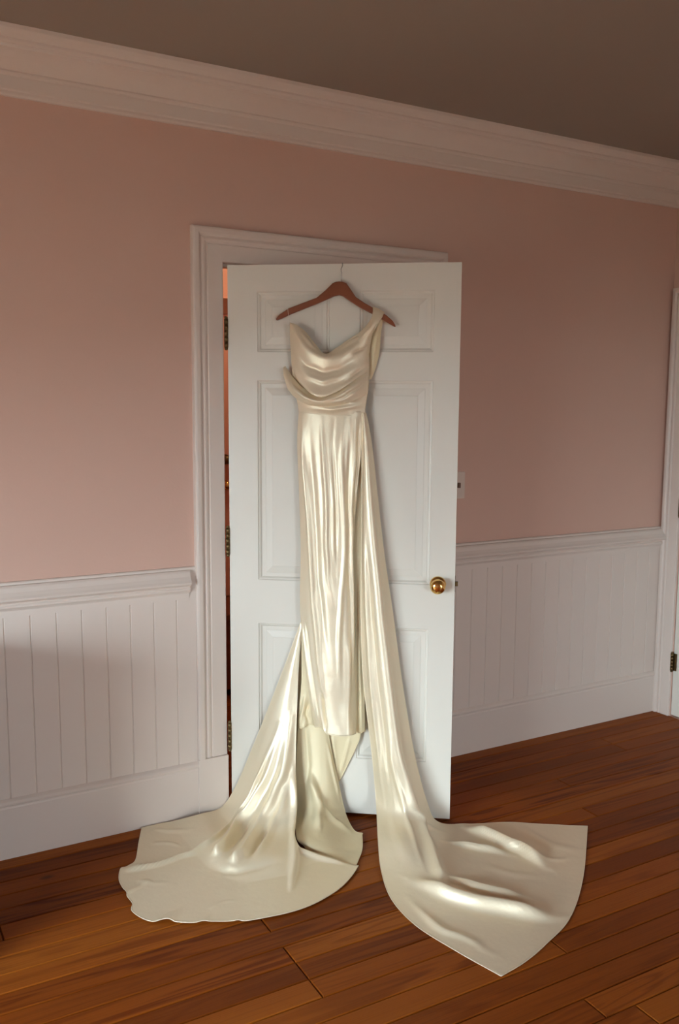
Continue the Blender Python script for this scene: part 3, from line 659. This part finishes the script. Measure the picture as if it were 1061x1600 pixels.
  [(0.2791,0.022,0.8166),(0.3244,0.022,0.8182),(0.3696,0.022,0.8197),(0.4147,0.022,0.8212),(0.4595,0.022,0.8228),(0.5043,0.022,0.8243)],
  [(0.2748,0.024,0.6838),(0.3218,0.024,0.6857),(0.3686,0.024,0.6875),(0.4153,0.024,0.6894),(0.4618,0.024,0.6912),(0.5081,0.024,0.693)],
  [(0.2756,0.028,0.5385),(0.3236,0.03,0.5413),(0.3711,0.03,0.5434),(0.4184,0.03,0.5455),(0.4655,0.03,0.5477),(0.512,0.026,0.5485)],
  [(0.2688,0.03,0.4403),(0.3187,0.034,0.4441),(0.3678,0.034,0.4465),(0.4166,0.034,0.4489),(0.4653,0.034,0.4513),(0.5134,0.03,0.4523)],
  [(0.2623,0.034,0.3522),(0.2758,0.042,0.3509),(0.2885,0.046,0.358),(0.3014,0.036,0.3649),(0.3156,0.034,0.3649),(0.3464,0.03,0.3551),(0.4186,0.03,0.349),(0.4717,0.032,0.3402),(0.4864,0.036,0.345),(0.4989,0.042,0.343),(0.5102,0.036,0.3487),(0.5166,0.028,0.346)]],
  folds=[
  ([(0.293,0.03,0.479),(0.288,0.031,0.447),(0.283,0.034,0.418),(0.277,0.037,0.386),(0.272,0.039,0.355)],0.008,0.007,0.007,0.5),
  ([(0.307,0.033,0.456),(0.299,0.034,0.432),(0.293,0.038,0.406),(0.3,0.037,0.39),(0.305,0.035,0.369)],-0.008,0.005,0.005,0.7),
  ([(0.49,0.024,0.691),(0.493,0.026,0.593),(0.497,0.029,0.501),(0.5,0.034,0.421),(0.502,0.041,0.349)],0.006,0.006,0.006,0.4),
  ([(0.482,0.024,0.691),(0.485,0.03,0.518),(0.487,0.036,0.345)],-0.005,0.004,0.004,0.4)]),
 'back_skirt': dict(rows=[
  [(0.2692,0.01,1.4973),(0.3264,0.01,1.4978),(0.3834,0.01,1.4982),(0.4401,0.01,1.4987),(0.4966,0.01,1.4991)],
  [(0.2746,0.01,0.9221),(0.3306,0.01,0.9238),(0.3865,0.01,0.9255),(0.4421,0.01,0.9271),(0.4974,0.01,0.9288)],
  [(0.2801,0.01,0.4339),(0.3365,0.01,0.4367),(0.3927,0.01,0.4394),(0.4487,0.01,0.4422),(0.5044,0.01,0.4449)],
  [(0.3436,0.01,0.3175),(0.3818,0.01,0.3196),(0.42,0.01,0.3216),(0.458,0.01,0.3236),(0.4959,0.01,0.3257)],
  [(0.3633,0.01,0.2635),(0.3924,0.01,0.2663),(0.4215,0.01,0.2692),(0.4506,0.01,0.2721),(0.4795,0.01,0.2749)],
  [(0.3879,0.01,0.202),(0.4037,0.01,0.2042),(0.4195,0.01,0.2064),(0.4353,0.01,0.2085),(0.451,0.01,0.2107)],
  [(0.4078,0.01,0.1376),(0.4102,0.01,0.1377),(0.4126,0.01,0.1379),(0.4151,0.01,0.138),(0.4175,0.01,0.1382)]],
  folds=[
  ([(0.393,0.01,0.327),(0.397,0.01,0.285),(0.403,0.01,0.24),(0.408,0.01,0.196),(0.412,0.01,0.153)],0.006,0.008,0.008,0.4),
  ([(0.459,0.01,0.319),(0.441,0.01,0.242),(0.422,0.01,0.167)],0.005,0.006,0.006,0.4)]),
 'side_drape': dict(rows=[
  [(0.4947,0.04,1.522),(0.4976,0.044,1.5221),(0.5001,0.044,1.5221),(0.5022,0.04,1.5221),(0.5041,0.034,1.5221),(0.5061,0.028,1.5221)],
  [(0.495,0.04,1.4882),(0.4997,0.046,1.4883),(0.504,0.048,1.4884),(0.5077,0.044,1.4884),(0.5111,0.036,1.4883),(0.5141,0.024,1.4881)],
  [(0.4947,0.04,1.3975),(0.5028,0.048,1.398),(0.5105,0.052,1.3983),(0.5174,0.048,1.3982),(0.5238,0.038,1.3978),(0.5296,0.02,1.397)],
  [(0.4975,0.042,1.2445),(0.5093,0.055,1.2459),(0.5201,0.058,1.2464),(0.5302,0.054,1.2462),(0.5396,0.04,1.245),(0.5484,0.018,1.2431)],
  [(0.4976,0.046,1.0295),(0.5151,0.062,1.0325),(0.5313,0.066,1.0336),(0.5468,0.062,1.0334),(0.5613,0.045,1.031),(0.5753,0.018,1.027)],
  [(0.4979,0.05,0.7949),(0.523,0.07,0.8005),(0.5465,0.075,0.8026),(0.5692,0.07,0.8022),(0.5909,0.05,0.7982),(0.6121,0.018,0.7913)],
  [(0.5101,0.055,0.5479),(0.5403,0.08,0.5572),(0.5688,0.088,0.561),(0.5963,0.084,0.561),(0.6226,0.06,0.5546),(0.6485,0.018,0.5424)],
  [(0.5439,0.06,0.2788),(0.5772,0.09,0.2928),(0.6089,0.105,0.3007),(0.6392,0.1,0.3003),(0.6685,0.07,0.2898),(0.6977,0.02,0.2712)],
  [(0.5634,0.07,0.0918),(0.6014,0.105,0.091),(0.6427,0.135,0.1006),(0.6842,0.14,0.1105),(0.7171,0.09,0.1012),(0.7484,0.024,0.0847)],
  [(0.5858,0.2575,0.045),(0.6351,0.2967,0.05),(0.6795,0.3099,0.06),(0.7233,0.2492,0.055),(0.7612,0.1385,0.035),(0.7901,0.0326,0.014)],
  [(0.6081,0.4002,0.012),(0.6813,0.421,0.02),(0.7517,0.389,0.03),(0.8103,0.2959,0.025),(0.8553,0.1425,0.012),(0.8918,0.0228,0.006)],
  [(0.6519,0.552,0.003),(0.7382,0.5492,0.006),(0.828,0.5073,0.01),(0.9117,0.3925,0.008),(0.9831,0.2147,0.006),(1.0415,-0.0128,0.006)],
  [(0.7331,0.683,0.003),(0.8281,0.6769,0.003),(0.924,0.6377,0.003),(1.0171,0.5248,0.003),(1.1047,0.3211,0.003),(1.1832,-0.0229,0.003)],
  [(0.8553,0.7949,0.003),(0.9457,0.7858,0.003),(1.0319,0.7135,0.003),(1.1177,0.595,0.003),(1.2035,0.3682,0.003),(1.2767,-0.0255,0.003)],
  [(0.972,0.8876,0.003),(1.0415,0.8169,0.003),(1.1093,0.7249,0.003),(1.1979,0.5775,0.003),(1.2718,0.3351,0.003),(1.3421,-0.0294,0.003)]],
  folds=[
  ([(0.51,0.049,1.443),(0.517,0.053,1.348),(0.524,0.057,1.248),(0.534,0.061,1.14),(0.543,0.064,1.042),(0.556,0.066,0.922),(0.569,0.071,0.798),(0.586,0.075,0.672),(0.6,0.081,0.564),(0.62,0.089,0.423),(0.643,0.1,0.29),(0.668,0.103,0.212),(0.694,0.111,0.13),(0.729,0.141,0.061),(0.765,0.248,0.036),(0.792,0.363,0.026),(0.82,0.48,0.012)],0.019,0.022,0.014,(0.35,0.04)),
  ([(0.505,0.052,1.213),(0.51,0.057,1.12),(0.512,0.06,1.041),(0.518,0.066,0.921),(0.523,0.07,0.796),(0.532,0.076,0.67),(0.54,0.08,0.56),(0.556,0.083,0.417),(0.572,0.086,0.28),(0.58,0.079,0.179),(0.593,0.099,0.089)],0.008,0.01,0.008,0.5),
  ([(0.52,0.064,1.041),(0.53,0.07,0.922),(0.539,0.075,0.798),(0.553,0.081,0.672),(0.564,0.087,0.564),(0.584,0.095,0.423),(0.6,0.103,0.289),(0.611,0.106,0.207),(0.621,0.114,0.12)],-0.006,0.01,0.01,0.5),
  ([(0.599,0.096,0.424),(0.611,0.101,0.355),(0.622,0.109,0.271),(0.655,0.125,0.161),(0.69,0.188,0.073),(0.72,0.308,0.051),(0.757,0.421,0.024)],0.009,0.01,0.008,0.8),
  ([(0.709,0.457,0.015),(0.768,0.487,0.014),(0.827,0.527,0.009),(0.872,0.546,0.006),(0.919,0.561,0.005),(0.984,0.569,0.003),(1.06,0.584,0.003),(1.113,0.592,0.003),(1.164,0.59,0.003)],0.038,0.016,0.034,0.5),
  ([(0.808,0.418,0.019),(0.856,0.437,0.012),(0.902,0.463,0.007),(0.959,0.481,0.004),(1.016,0.493,0.003),(1.064,0.506,0.003),(1.11,0.512,0.003)],0.028,0.012,0.022,0.7),
  ([(0.888,0.049,0.007),(0.95,0.092,0.007),(1.006,0.136,0.006),(1.05,0.174,0.004),(1.085,0.194,0.004),(1.131,0.253,0.003),(1.162,0.298,0.003)],0.036,0.014,0.028,0.5),
  ([(0.815,0.196,0.021),(0.869,0.196,0.013),(0.931,0.208,0.008),(0.985,0.21,0.006),(1.049,0.228,0.004)],0.021,0.009,0.016,0.8),
  ([(0.703,0.542,0.005),(0.755,0.623,0.003),(0.809,0.7,0.003),(0.855,0.719,0.003),(0.903,0.745,0.003),(0.926,0.775,0.003),(0.955,0.795,0.003)],0.011,0.01,0.016,1),
  ([(0.69,0.137,0.109),(0.715,0.131,0.079),(0.742,0.135,0.049),(0.773,0.115,0.027),(0.804,0.111,0.016)],0.012,0.012,0.012,1),
  ([(1.069,-0.016,0.006),(1.129,0.055,0.004),(1.188,0.13,0.003),(1.249,0.148,0.003),(1.307,0.159,0.003)],0.006,0.02,0.02,1),
  ([(1.089,0.229,0.003),(1.134,0.241,0.003),(1.175,0.238,0.003),(1.212,0.233,0.003),(1.257,0.211,0.003)],0.004,0.01,0.01,1),
  ([(0.939,0.304,0.008),(0.987,0.327,0.005),(1.037,0.351,0.004),(1.092,0.351,0.003),(1.146,0.357,0.003)],0.005,0.018,0.018,1)]),
 'train': dict(rows=[
  [(0.2703,0.012,0.7486),(0.2722,0.012,0.7487),(0.2742,0.012,0.7488),(0.2761,0.012,0.7488),(0.278,0.012,0.7489),(0.2799,0.012,0.749)],
  [(0.2199,0.014,0.6055),(0.2307,0.024,0.6088),(0.2407,0.03,0.611),(0.25,0.032,0.612),(0.2586,0.03,0.6118),(0.2668,0.026,0.6109)],
  [(0.1537,0.014,0.4291),(0.1787,0.035,0.4376),(0.2013,0.045,0.4422),(0.2228,0.05,0.445),(0.243,0.048,0.4452),(0.2624,0.042,0.4441)],
  [(0.0838,0.014,0.2495),(0.1267,0.055,0.2683),(0.1642,0.075,0.2784),(0.1993,0.085,0.2843),(0.2323,0.085,0.2862),(0.2634,0.075,0.2839)],
  [(0.0179,0.014,0.0926),(0.0712,0.06,0.1013),(0.1218,0.1,0.1126),(0.1716,0.13,0.122),(0.2166,0.14,0.1269),(0.2489,0.135,0.1291),(0.2701,0.12,0.131)],
  [(-0.0365,0.03,0.0143),(0.0163,0.11,0.0154),(0.0723,0.18,0.0187),(0.1313,0.22,0.0281),(0.1882,0.235,0.0347),(0.2383,0.23,0.0404),(0.2672,0.21,0.042),(0.2823,0.19,0.0476)],
  [(-0.1017,0.1096,0.02),(-0.0108,0.2615,0.02),(0.0656,0.3847,0.028),(0.1273,0.4269,0.032),(0.1859,0.4142,0.034),(0.2375,0.3987,0.034),(0.2801,0.3682,0.03),(0.3079,0.3115,0.03)],
  [(-0.1838,0.1478,0.008),(-0.0842,0.3302,0.005),(0.0145,0.451,0.005),(0.1057,0.5153,0.005),(0.1928,0.5231,0.005),(0.261,0.4945,0.005),(0.3166,0.4489,0.006),(0.3744,0.3353,0.01)],
  [(-0.2408,0.1759,0.003),(-0.1523,0.4236,0.003),(-0.0572,0.5725,0.003),(0.0761,0.64,0.003),(0.1984,0.638,0.003),(0.305,0.5802,0.003),(0.3929,0.485,0.003),(0.4613,0.3578,0.003)],
  [(-0.2878,0.2023,0.003),(-0.2582,0.318,0.003),(-0.2277,0.4337,0.003),(-0.2379,0.473,0.003),(-0.2528,0.5039,0.012),(-0.2397,0.5553,0.008),(-0.2164,0.5939,0.003),(-0.1835,0.6353,0.012),(-0.1753,0.6519,0.003),(-0.1454,0.6876,0.003),(-0.1338,0.7246,0.003),(-0.0938,0.7568,0.003),(-0.0566,0.7718,0.003),(-0.0305,0.7664,0.01),(-0.0049,0.7596,0.012),(0.0242,0.7644,0.003),(0.067,0.762,0.003),(0.0998,0.7523,0.01),(0.1335,0.7465,0.003),(0.1716,0.7414,0.003),(0.2009,0.7323,0.008),(0.228,0.7305,0.003),(0.2888,0.7023,0.003),(0.3461,0.6708,0.003),(0.3955,0.6329,0.003),(0.4386,0.5843,0.003),(0.4813,0.5192,0.003),(0.5104,0.4455,0.003),(0.5281,0.3698,0.003)]],
  folds=[
  ([(-0.24,0.508,0.011),(-0.207,0.493,0.007),(-0.173,0.476,0.004),(-0.141,0.457,0.003),(-0.111,0.43,0.003),(-0.081,0.394,0.003),(-0.049,0.373,0.005),(-0.024,0.331,0.013),(0.009,0.294,0.021),(0.024,0.214,0.014),(0.044,0.145,0.017),(0.066,0.106,0.048),(0.096,0.091,0.092),(0.117,0.079,0.147),(0.141,0.08,0.208),(0.171,0.075,0.289),(0.198,0.061,0.373)],0.018,0.009,0.01,(0.05,0.3)),
  ([(0.043,0.408,0.019),(0.048,0.37,0.026),(0.056,0.326,0.025),(0.055,0.248,0.016),(0.063,0.176,0.016),(0.081,0.143,0.037),(0.108,0.124,0.07),(0.133,0.105,0.12),(0.162,0.098,0.184),(0.185,0.085,0.273),(0.208,0.067,0.357)],0.03,0.014,0.016,(0.05,0.5)),
  ([(0.079,0.4,0.029),(0.082,0.332,0.025),(0.087,0.27,0.019),(0.102,0.183,0.029),(0.129,0.15,0.063)],-0.01,0.01,0.01,0.8),
  ([(0.108,0.454,0.025),(0.12,0.425,0.032),(0.135,0.399,0.033),(0.139,0.325,0.027),(0.146,0.253,0.026),(0.161,0.184,0.054),(0.186,0.15,0.101),(0.202,0.124,0.154),(0.221,0.107,0.21),(0.232,0.08,0.304),(0.241,0.056,0.403)],0.03,0.016,0.016,(0.05,0.5)),
  ([(0.183,0.423,0.033),(0.19,0.344,0.032),(0.197,0.258,0.031),(0.207,0.2,0.055),(0.226,0.163,0.093),(0.234,0.133,0.14),(0.24,0.114,0.183)],0.014,0.014,0.014,0.5),
  ([(0.145,0.443,0.031),(0.164,0.393,0.034),(0.171,0.324,0.029),(0.18,0.258,0.029),(0.197,0.212,0.046)],-0.01,0.01,0.01,0.8),
  ([(0.04,0.441,0.01),(0.062,0.461,0.01),(0.085,0.479,0.011),(0.116,0.481,0.016),(0.141,0.482,0.018),(0.189,0.463,0.023),(0.233,0.435,0.027),(0.263,0.418,0.026),(0.291,0.398,0.023)],-0.008,0.014,0.014,0.8),
  ([(0.257,0.095,0.22),(0.263,0.116,0.15),(0.27,0.144,0.093),(0.274,0.186,0.052),(0.29,0.266,0.034),(0.309,0.377,0.021),(0.321,0.468,0.004),(0.328,0.53,0.003),(0.332,0.584,0.003)],0.016,0.012,0.01,0.3),
  ([(0.296,0.276,0.034),(0.323,0.325,0.024),(0.359,0.332,0.013),(0.395,0.341,0.007),(0.436,0.352,0.004),(0.476,0.361,0.003),(0.521,0.368,0.003)],0.014,0.012,0.014,0.7),
  ([(-0.275,0.215,0.003),(-0.229,0.217,0.003),(-0.181,0.226,0.005),(-0.138,0.218,0.008),(-0.098,0.213,0.013)],0.009,0.012,0.012,0.9),
  ([(-0.248,0.318,0.003),(-0.201,0.316,0.003),(-0.154,0.311,0.004),(-0.119,0.319,0.004),(-0.083,0.336,0.005)],0.009,0.009,0.01,0.9),
  ([(-0.21,0.544,0.005),(-0.162,0.558,0.005),(-0.119,0.568,0.003),(-0.069,0.557,0.003),(-0.023,0.541,0.003)],0.006,0.012,0.012,0.9),
  ([(0.047,0.7,0.003),(0.098,0.683,0.004),(0.131,0.645,0.003),(0.171,0.629,0.003),(0.222,0.609,0.003)],0.005,0.014,0.014,0.9),
  ([(0.104,0.606,0.002),(0.126,0.58,0.002),(0.157,0.56,0.003),(0.175,0.51,0.008),(0.195,0.473,0.019)],0.004,0.02,0.02,1),
  ([(-0.02,0.618,0.003),(0.034,0.56,0.002),(0.079,0.504,0.005)],0.004,0.016,0.016,1),
  ([(0.283,0.67,0.003),(0.322,0.633,0.003),(0.369,0.587,0.003),(0.411,0.538,0.003),(0.455,0.49,0.003)],0.004,0.02,0.02,1)]),
 'train_lining': dict(rows=[
  [(0.2726,0.024,0.4631),(0.3089,0.024,0.4649),(0.3451,0.024,0.4666),(0.3686,0.02,0.4664)],
  [(0.261,0.026,0.3142),(0.2981,0.03,0.3177),(0.335,0.034,0.3213),(0.3613,0.032,0.3194),(0.3793,0.022,0.3141)],
  [(0.257,0.045,0.1414),(0.3032,0.06,0.1508),(0.3457,0.07,0.1578),(0.3852,0.06,0.1557),(0.4171,0.026,0.1377)],
  [(0.2649,0.09,0.0472),(0.3178,0.12,0.06),(0.3668,0.13,0.0631),(0.4089,0.09,0.0466),(0.4461,0.04,0.0275)],
  [(0.2949,0.2491,0.03),(0.3499,0.2786,0.03),(0.4034,0.2571,0.025),(0.4513,0.1831,0.012),(0.4865,0.1228,0.006)],
  [(0.3302,0.283,0.012),(0.3988,0.3195,0.008),(0.4562,0.3168,0.006),(0.4951,0.2454,0.004),(0.5198,0.1506,0.01)],
  [(0.3689,0.3575,0.003),(0.4329,0.391,0.003),(0.489,0.4081,0.003),(0.5144,0.3841,0.003),(0.5252,0.3205,0.006),(0.5296,0.2517,0.005),(0.5199,0.1515,0.008)]],
  folds=[
  ([(0.312,0.052,0.192),(0.327,0.065,0.16),(0.341,0.078,0.134),(0.35,0.092,0.107),(0.359,0.108,0.084),(0.363,0.15,0.054),(0.372,0.218,0.037)],0.026,0.02,0.008,0.5),
  ([(0.288,0.026,0.365),(0.293,0.031,0.308),(0.299,0.039,0.25),(0.305,0.053,0.178),(0.309,0.075,0.113)],-0.008,0.012,0.012,0.5),
  ([(0.357,0.103,0.09),(0.382,0.11,0.065),(0.407,0.118,0.038),(0.441,0.12,0.018),(0.476,0.141,0.008)],0.012,0.014,0.012,0.7),
  ([(0.375,0.028,0.294),(0.387,0.032,0.233),(0.399,0.037,0.174),(0.411,0.039,0.128),(0.422,0.04,0.08)],0.006,0.006,0.006,0.5)]),
}
HANGER_OUTLINE = [(0.1823,1.8525),(0.1928,1.8651),(0.2268,1.8876),(0.2763,1.9058),(0.328,1.9244),(0.3589,1.9491),(0.3845,1.9738),(0.3957,1.9781),(0.4075,1.9795),(0.4203,1.9779),(0.4332,1.9733),(0.4513,1.9483),(0.4668,1.9257),(0.4976,1.9051),(0.5284,1.8879),(0.5745,1.8627),(0.5976,1.8427),(0.6054,1.8302),(0.6081,1.8227),(0.6045,1.8217),(0.5594,1.8479),(0.5235,1.867),(0.4825,1.8883),(0.4464,1.911),(0.4207,1.9286),(0.4078,1.9322),(0.3899,1.9289),(0.3384,1.9068),(0.2867,1.8872),(0.2346,1.8674),(0.1875,1.8464),(0.1823,1.8475)]

# ------------------------------------------------------------------ hanger
ca, sa = math.cos(A), math.sin(A)
def dw_world(u, w, z):                       # u along the door, w out from its face
    return HINGE + Vector((ca * u - sa * w, -sa * u - ca * w, z))
def hang_empty(name, u, w, z):
    return empty(name, dw_world(u, w, z), -A)
HU, HWD = .415, .022
hanger = tag(hang_empty('coat_hanger', HU, HWD, 1.86), 'reddish brown wooden coat hanger hooked over the top of the white door', 'hanger')
pts = [(u - HU, z - 1.86) for u, z in HANGER_OUTLINE]
bm = bmesh.new()
fv = [bm.verts.new((x, -.0065, z)) for x, z in pts]; bv = [bm.verts.new((x, .0065, z)) for x, z in pts]
n = len(pts)
bm.faces.new(fv); bm.faces.new(bv[::-1])
for i in range(n): bm.faces.new((fv[i], fv[(i + 1) % n], bv[(i + 1) % n], bv[i]))
bmesh.ops.recalc_face_normals(bm, faces=bm.faces)
bmesh.ops.bevel(bm, geom=[e for e in bm.edges if abs(e.verts[0].co.y - e.verts[1].co.y) < 1e-6], offset=.0028, segments=2, profile=.5, affect='EDGES')
me = bpy.data.meshes.new('hanger_bar'); bm.to_mesh(me); bm.free()
link('hanger_bar', me, 'hanger', hanger)
hk = [(0, 0, .118), (0, 0, .15), (-.003, 0, .165), (.002, .004, .178), (.001, .012, .190), (0, .019, .1895)]
ztop = DZ + DH - 1.86 + .0022
hk = [(0, 0, .118), (0, 0, .150), (-.002, .001, .162), (.003, .006, .174), (.002, .014, ztop - .006), (.001, .018, ztop - .001), (0, .026, ztop), (0, .045, ztop), (0, .056, ztop), (0, .0605, ztop - .004), (0, .0612, ztop - .02), (0, .061, ztop - .035)]
link('hook', tube(hk, .0017), 'steel', hanger, True)

# ------------------------------------------------------------------ wedding dress
def cr(P_, ts):
    P_ = np.asarray(P_, float); n = len(P_)
    i = np.clip(np.floor(ts).astype(int), 0, n - 2); t = (ts - i)[:, None]
    p1 = P_[i]; p2 = P_[i + 1]
    p0 = np.where((i > 0)[:, None], P_[np.maximum(i - 1, 0)], 2 * p1 - p2)
    p3 = np.where((i < n - 2)[:, None], P_[np.minimum(i + 2, n - 1)], 2 * p2 - p1)
    return .5 * (2 * p1 + (p2 - p0) * t + (2 * p0 - 5 * p1 + 4 * p2 - p3) * t * t + (3 * p1 - p0 - 3 * p2 + p3) * t ** 3)
def resample(row, n):
    q = cr(row, np.linspace(0, len(row) - 1, 12 * len(row)))
    L_ = np.r_[0, np.cumsum(np.linalg.norm(np.diff(q, axis=0), axis=1))]
    s = np.linspace(0, L_[-1], n)
    return np.stack([np.interp(s, L_, q[:, k]) for k in range(3)], 1)
def loft(rows, ns, nt):
    G = np.array([resample(r, ns) for r in rows])
    return np.stack([cr(G[:, j], np.linspace(0, len(rows) - 1, nt)) for j in range(ns)], 1)
def grid_normals(G):
    a = np.gradient(G, axis=1); b_ = np.gradient(G, axis=0)
    nn = np.cross(a, b_); l = np.linalg.norm(nn, axis=2, keepdims=True); nn = nn / np.maximum(l, 1e-9)
    ref = np.array([0, 1.0, .6])
    return nn * np.where((nn @ ref) < 0, -1, 1)[:, :, None]
def folds(G, fl):
    nn = grid_normals(G); V = G.reshape(-1, 3); NV = nn.reshape(-1, 3); disp = np.zeros(len(V))
    for poly, amp, wl, wr, tp in fl:
        P_ = np.array(poly, float)
        k = max(2, 6 * len(P_)); P_ = cr(P_, np.linspace(0, len(P_) - 1, k))
        P_[1:-1] = (P_[:-2] + 2 * P_[1:-1] + P_[2:]) / 4
        seg = P_[1:] - P_[:-1]; sl = np.maximum((seg ** 2).sum(1), 1e-12); cum = np.r_[0, np.cumsum(np.sqrt(sl))]
        best = np.full(len(V), 1e9); tt = np.zeros(len(V)); side = np.zeros(len(V))
        for j in range(len(seg)):
            h = np.clip(((V - P_[j]) @ seg[j]) / sl[j], 0, 1)
            dv = V - (P_[j] + h[:, None] * seg[j]); d2 = (dv ** 2).sum(1)
            mk = d2 < best
            best[mk] = d2[mk]; tt[mk] = (cum[j] + h[mk] * math.sqrt(sl[j])) / cum[-1]
            side[mk] = np.sign((np.cross(seg[j], dv[mk]) * NV[mk]).sum(1))
        dist = np.sqrt(best); wd = np.where(side > 0, wl, wr)
        ta, tb_ = tp if isinstance(tp, tuple) else (tp * .5, tp * .5)
        e = np.clip(np.minimum(tt / max(ta, 1e-3), (1 - tt) / max(tb_, 1e-3)), 0, 1); e = e * e * (3 - 2 * e)
        e = .12 + .88 * e
        disp += amp * e * np.exp(-(dist / wd) ** 2)
    return (V + NV * disp[:, None]).reshape(G.shape)
def limits(G, zmin=.0028):
    u, w, z = G[..., 0], G[..., 1], G[..., 2]
    z = np.maximum(z, zmin)
    w = np.where((u > -.02) & (u < .845) & (z > .0), np.maximum(w, .006), w)
    w = np.maximum(w, (.004 - .5875 * u) / .809)
    return np.stack([u, w, z], -1)
U0, W0 = .42, .35
dress = tag(empty('wedding_dress', dw_world(U0, W0, 0), -A), 'cream satin one-shoulder wedding dress hanging on the door with its train spread over the floor', 'dress')
def loc3(p): return (p[0] - U0, -(p[1] - W0), p[2])
def cloth(name, src, ns, nt, mat, hems=(), parent=None, zmin=.0028):
    G = limits(folds(loft(CLOTH[src]['rows'], ns, nt), CLOTH[src]['folds']), zmin)
    V = [loc3(p) for p in G.reshape(-1, 3)]
    F = [(j * ns + i, j * ns + i + 1, (j + 1) * ns + i + 1, (j + 1) * ns + i) for j in range(nt - 1) for i in range(ns - 1)]
    me = mesh(V, F, name)
    o = link(name, me, mat, parent or dress, True)
    sm = o.modifiers.new('thickness', 'SOLIDIFY'); sm.thickness = .0012; sm.offset = 0
    edges = {'bottom': G[-1], 'top': G[0], 'left': G[:, 0], 'right': G[:, -1]}
    for h in hems:
        e = [Vector(loc3(p)) for p in edges[h]]
        link('hem', tube(e, .0016, 6), mat, o, True)
    return o
cloth('back_skirt', 'back_skirt', 30, 120, 'lining', ('right',))
cloth('underskirt', 'underskirt', 90, 110, 'lining', ('bottom',))
cloth('skirt', 'skirt', 110, 170, 'satin', ('bottom',))
cloth('bodice', 'bodice', 70, 50, 'satin', ('bottom',))
cloth('swag_fold', 'swag', 90, 50, 'satin')
cloth('cowl_neckline', 'cowl', 90, 70, 'satin')
cloth('back_strap', 'back_strap', 24, 60, 'lining')
cloth('shoulder_strap', 'strap', 30, 60, 'satin')
cloth('side_drape', 'side_drape', 120, 260, 'satin', ('left', 'right', 'bottom'))
cloth('train_lining', 'train_lining', 70, 100, 'lining', ('bottom', 'right'))
cloth('train', 'train', 170, 230, 'satin', ('bottom', 'left'), zmin=.0065)
# thin loop from the bodice tip over the hanger arm
lp = [(.232, .034, 1.828), (.229, .034, 1.86), (.226, .031, 1.885), (.226, .022, 1.8925), (.226, .013, 1.885), (.229, .012, 1.86), (.232, .03, 1.828)]
link('hanger_loop', tube([loc3(p) for p in cr(lp, np.linspace(0, 6, 40))], .0007, 6), 'thread', dress, True)
